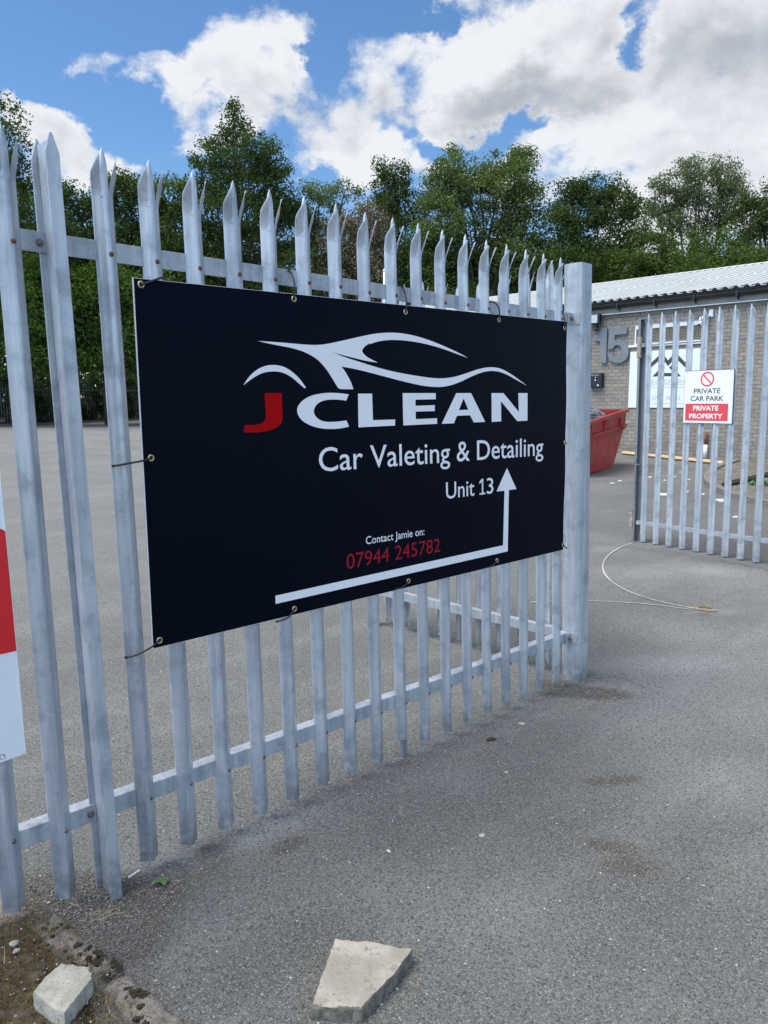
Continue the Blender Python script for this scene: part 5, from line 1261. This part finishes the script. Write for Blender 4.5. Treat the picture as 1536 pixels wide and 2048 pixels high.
# grit and little stones as loose ground cover
r_ = random.Random(9); mb = MB()
def grit(n, cx, cy, sx, sy, smin, smax, z=0.003):
    for _ in range(n):
        x, y = r_.gauss(cx, sx), r_.gauss(cy, sy); s_ = r_.uniform(smin, smax); v_, f_ = lump((x, y, z + s_ * .2 + G(x, y)), s_, s_ * r_.uniform(.6, 1), s_ * .6, r_.randrange(999), .4, 6, 4); mb.add(v_, f_)
grit(260, -3.0, -.02, .12, .07, .0018, .005); grit(130, -2.85, -.1, .10, .10, .0015, .004); grit(90, .0, -.08, .16, .07, .0012, .0045); grit(110, .15, -.14, .20, .09, .0012, .0045); grit(160, -1.4, .0, .8, .06, .0012, .003)
o = mb.build('grit', varied('loose_grit', (0.16, 0.145, 0.12), (0.36, 0.33, 0.28), 70, .9, bmp=0)); tag(o, 'loose grit gathered along the foot of the fence', 'grit', kind='stuff')
mb = MB(); grit(60, -3.2, -.35, .09, .22, .0018, .0045, .042)
o = mb.build('gravel', varied('pale_gravel', (0.24, 0.21, 0.17), (0.42, 0.39, 0.34), 60, .9, bmp=0)); tag(o, 'pale gravel bits lying in the moss of the verge', 'gravel', kind='stuff')
# broken paving slab
def slab(top_px, h, name, label, cat, mtop, medge, seed, jag=.004, nseg=14, z0=0.0, tilt=0.0, zoff=None):
    zt = z0 + h; P = [ground(x, y, zt) for x, y in top_px]; P = [Vector((p.x, p.y)) for p in P]; r = random.Random(seed); loop = []
    n = len(P)
    for i in range(n):
        a, b = P[i], P[(i + 1) % n]; nn = Vector((-(b - a).y, (b - a).x)).normalized()
        for k in range(nseg):
            t = k / nseg; j = (r.uniform(-1, 1) * jag * (1.0 if i in (0, 1) else .4) if k else 0); loop.append(a.lerp(b, t) + nn * j)
    c = sum(loop, Vector((0, 0))) / len(loop)
    tz = lambda p: tilt * (p - c).dot(Vector((.7, .7)))
    rings = []
    for sc, z, wob in ((1.0, z0 - .002, .003), (1.014, z0 + h * .25, .006), (1.0, z0 + h * .5, .006), (1.008, z0 + h * .75, .005), (1.0, zt - .0045, .003), (.983, zt - .001, .003), (.93, zt, .004), (.7, zt, 0), (.35, zt, 0)):
        rings.append([Vector((*(c + (p - c) * (sc + r.uniform(-wob, wob) * 3)), z + tz(p) * (z > z0) + (r.uniform(-.0007, .0007) if sc < .99 else 0))) for p in loop])
    m_ = len(loop); mb = MB(); vs = [v for R_ in rings for v in R_] + [Vector((*c, zt))]
    fs = [(k * m_ + i, k * m_ + (i + 1) % m_, (k + 1) * m_ + (i + 1) % m_, (k + 1) * m_ + i) for k in range(len(rings) - 1) for i in range(m_)]
    fs += [((len(rings) - 1) * m_ + i, (len(rings) - 1) * m_ + (i + 1) % m_, len(vs) - 1) for i in range(m_)]
    mb.add(vs, fs); o = mb.build(name, [mtop, medge], None, (*c, z0))
    for p in o.data.polygons:
        p.material_index = 1 if p.normal.z < .6 else 0
        p.use_smooth = True
    try: o.data.set_sharp_from_angle(angle=math.radians(35))
    except Exception: pass
    tag(o, label, cat); return o
slab([(670, 1876), (749, 1884), (825, 1897), (790, 1945), (724, 2014), (681, 2013), (623, 2009), (645, 1945)], .046, 'broken_slab', 'wedge-shaped broken paving slab lying alone on the tarmac in front', 'slab', M['slab'], M['slabedge'], 4, .0045, 9)
mb = MB()
for _ in range(70):
    p = ground(r_.uniform(600, 850), r_.uniform(1890, 2045)); s_ = r_.uniform(.001, .0032); v_, f_ = lump((p.x, p.y, s_ * .3), s_, s_ * .8, s_ * .6, r_.randrange(999), .4, 6, 4); mb.add(v_, f_)
o = mb.build('stone_crumbs', M['slab']); tag(o, 'crumbs of stone scattered round the broken paving slab', 'crumbs', kind='stuff')
slab([(123, 1927), (178, 1935), (184, 1955), (160, 1985), (128, 2025), (100, 2010), (66, 1982), (92, 1952)], .05, 'stone_block', 'angular light grey stone lying on the mossy verge', 'stone', M['stone'], M['stone'], 8, .003, 5, .035, .02)
for x, y, s_, lb in ((30, 1893, .013, 'small white pebble on the moss at the bottom left'), (33, 1907, .009, 'tiny pale chip beside the white pebble on the moss'), (98, 1806, .007, 'small white chip on the dirt between the two left pales'), (35, 1838, .03, 'flat pinkish stone under the leftmost pale')):
    p = ground(x, y, .035 if y > 1880 else 0.004); mb = MB(); v_, f_ = lump((p.x, p.y, (.042 if y > 1880 else .004) + s_ * .2), s_, s_ * .8, s_ * .6 if s_ < .02 else .012, int(x), .35, 12, 8); mb.add(v_, f_)
    tag(mb.build('pebble', M['stone'] if s_ < .02 else M['kerb'], None, p, smooth=True), lb, 'pebble')
# white stick, seedling, straws
p, q_ = ground(257, 1755, .004), ground(279, 1741, .004); mb = MB(); mb.tube([p, q_], .0036, 8); tag(mb.build('white_stick', M['paper'], None, p), 'short white paper stick on the ground beside the I-section post', 'stick')
def seedling():
    p = ground(325, 1772, 0.0); root = empty('seedling', p, 'tiny green seedling with three leaves in the dirt by the fence', 'plant'); r = random.Random(2)
    mb = MB(); mb.tube([p, p + Vector((.003, .002, .012)), p + Vector((.004, .003, .022))], .0012, 5); mb.build('stem', M['weed'], root)
    top = p + Vector((.004, .003, .021))
    for a, L in ((.2, .028), (2.6, .036), (4.4, .026), (1.4, .022)):
        d = Vector((math.cos(a), math.sin(a), .18)); s = Vector((-math.sin(a), math.cos(a), 0)); mb = MB(); vs = []
        for k in range(7):
            t = k / 6; wv = math.sin(PI * min(1, t * .94 + .06)) * L * .36; c = top + d * L * t + Vector((0, 0, -.012 * t * t))
            vs += [c - s * wv, c + Vector((0, 0, -.0015)), c + s * wv]
        mb.add(vs, [(k * 3 + j, k * 3 + j + 1, k * 3 + 4 + j, k * 3 + 3 + j) for k in range(6) for j in (0, 1)]); mb.build('leaf', M['weed'], root, smooth=True)
seedling()
r = random.Random(3); mb = MB()
for cx, cy, n, L in ((205, 1835, 40, .035), (225, 1822, 14, .05), (175, 1865, 18, .03), (350, 1775, 26, .022), (395, 1745, 12, .03), (150, 1800, 12, .03), (280, 1790, 14, .03), (1220, 1395, 22, .05), (1130, 1410, 12, .06), (1020, 1415, 5, .08), (810, 1520, 8, .03), (640, 1985, 6, .012), (470, 1685, 8, .04), (120, 1700, 8, .02)):
    for _ in range(n):
        p = ground(cx + r.gauss(0, 14), cy + r.gauss(0, 7), .004); a = r.uniform(-.2, 1.2) if r.random() < .6 else r.uniform(0, 6.28); d = Vector((math.cos(a), math.sin(a), r.uniform(-.02, .12))) * L * r.uniform(.3, 1.2)
        p.z = .003; mb.tube([p, p + d * .5 + Vector((0, 0, .002)), p + d], .0006, 3, False)
o = mb.build('dry_straw', M['straw']); tag(o, 'wisps of dry straw lying along the foot of the fence and posts', 'straw', kind='stuff')
for x, y, s_, lb in ((963, 1672, .011, 'round pale chewing gum spot in the middle of the tarmac'), (1012, 1545, .009, 'pale gum spot nearer the fence'), (777, 1703, .007, 'small white gum spot left of the large one'), (1045, 1448, .012, 'faint pale gum smear by the fence foot near the gate post')):
    p = ground(x, y); mb = MB(); v_, f_ = lump((p.x, p.y, .002), s_ * 1.2, s_, .003, int(x), .6, 16, 6); mb.add(v_, f_); tag(mb.build('gum_spot', M['gum'] if s_ > .008 else M['paper'], None, p, smooth=True), lb, 'gum spot', 'gum spots on the tarmac')
p = ground(985, 1479); mb = MB(); v_, f_ = lump((p.x, p.y, .002), .03, .014, .006, 5, .7, 16, 6); mb.add(v_, f_); tag(mb.build('dirt_clod', M['darkmoss'], None, p, smooth=True), 'flat dark clod of dirt on the tarmac near the fence foot', 'clod')
# drop-bolt socket
p = ground(1410, 1218); z = G(p.x, p.y)
SO = empty('bolt_socket', (p.x, p.y, z), 'rough broken concrete socket with rusty rim where the scratch lines meet', 'socket')
mb = MB(); n = 20; vs = []
for R_, h in ((.085, .0), (.070, .008), (.058, .010), (.050, .0)):
    for k in range(n):
        a = 2 * PI * k / n; q = R_ * (1 + .22 * math.sin(a * 3 + 1) + .10 * math.sin(a * 7)); vs.append((p.x + q * math.cos(a), p.y + q * math.sin(a), z + h + .005))
mb.add(vs, [(i * n + k, i * n + (k + 1) % n, (i + 1) * n + (k + 1) % n, (i + 1) * n + k) for i in range(3) for k in range(n)])
mb.build('concrete_rim', varied('pale_socket_concrete', (0.28, 0.25, 0.20), (0.20, 0.17, 0.13), 20, .9, bmp=.8, bd=.01), SO)
mb = MB(); mb.lathe([(.060, .004), (.054, .012), (.03, .008), (.001, .007)], (p.x, p.y, z), (0, 0, 1), 16); mb.build('rusty_cup', varied('rusty_mud', (0.09, 0.06, 0.02), (0.13, 0.09, 0.03), 30, .9, bmp=.5), SO)
# weed in the bed
p = ground(1522, 972, .05); cw = np.array([[p.x, p.y, p.z + .05]]); v, f_ = leaves_np(cw, np.array([.22]), np.array([160]), .05, np.random.default_rng(1), .5)
me = np_mesh('weed', v - np.array(p), f_, [M['weed']]); o = bpy.data.objects.new('weed', me); COL.objects.link(o); o.location = p; tag(o, 'small green weed growing in the planting bed at the right edge', 'weed')
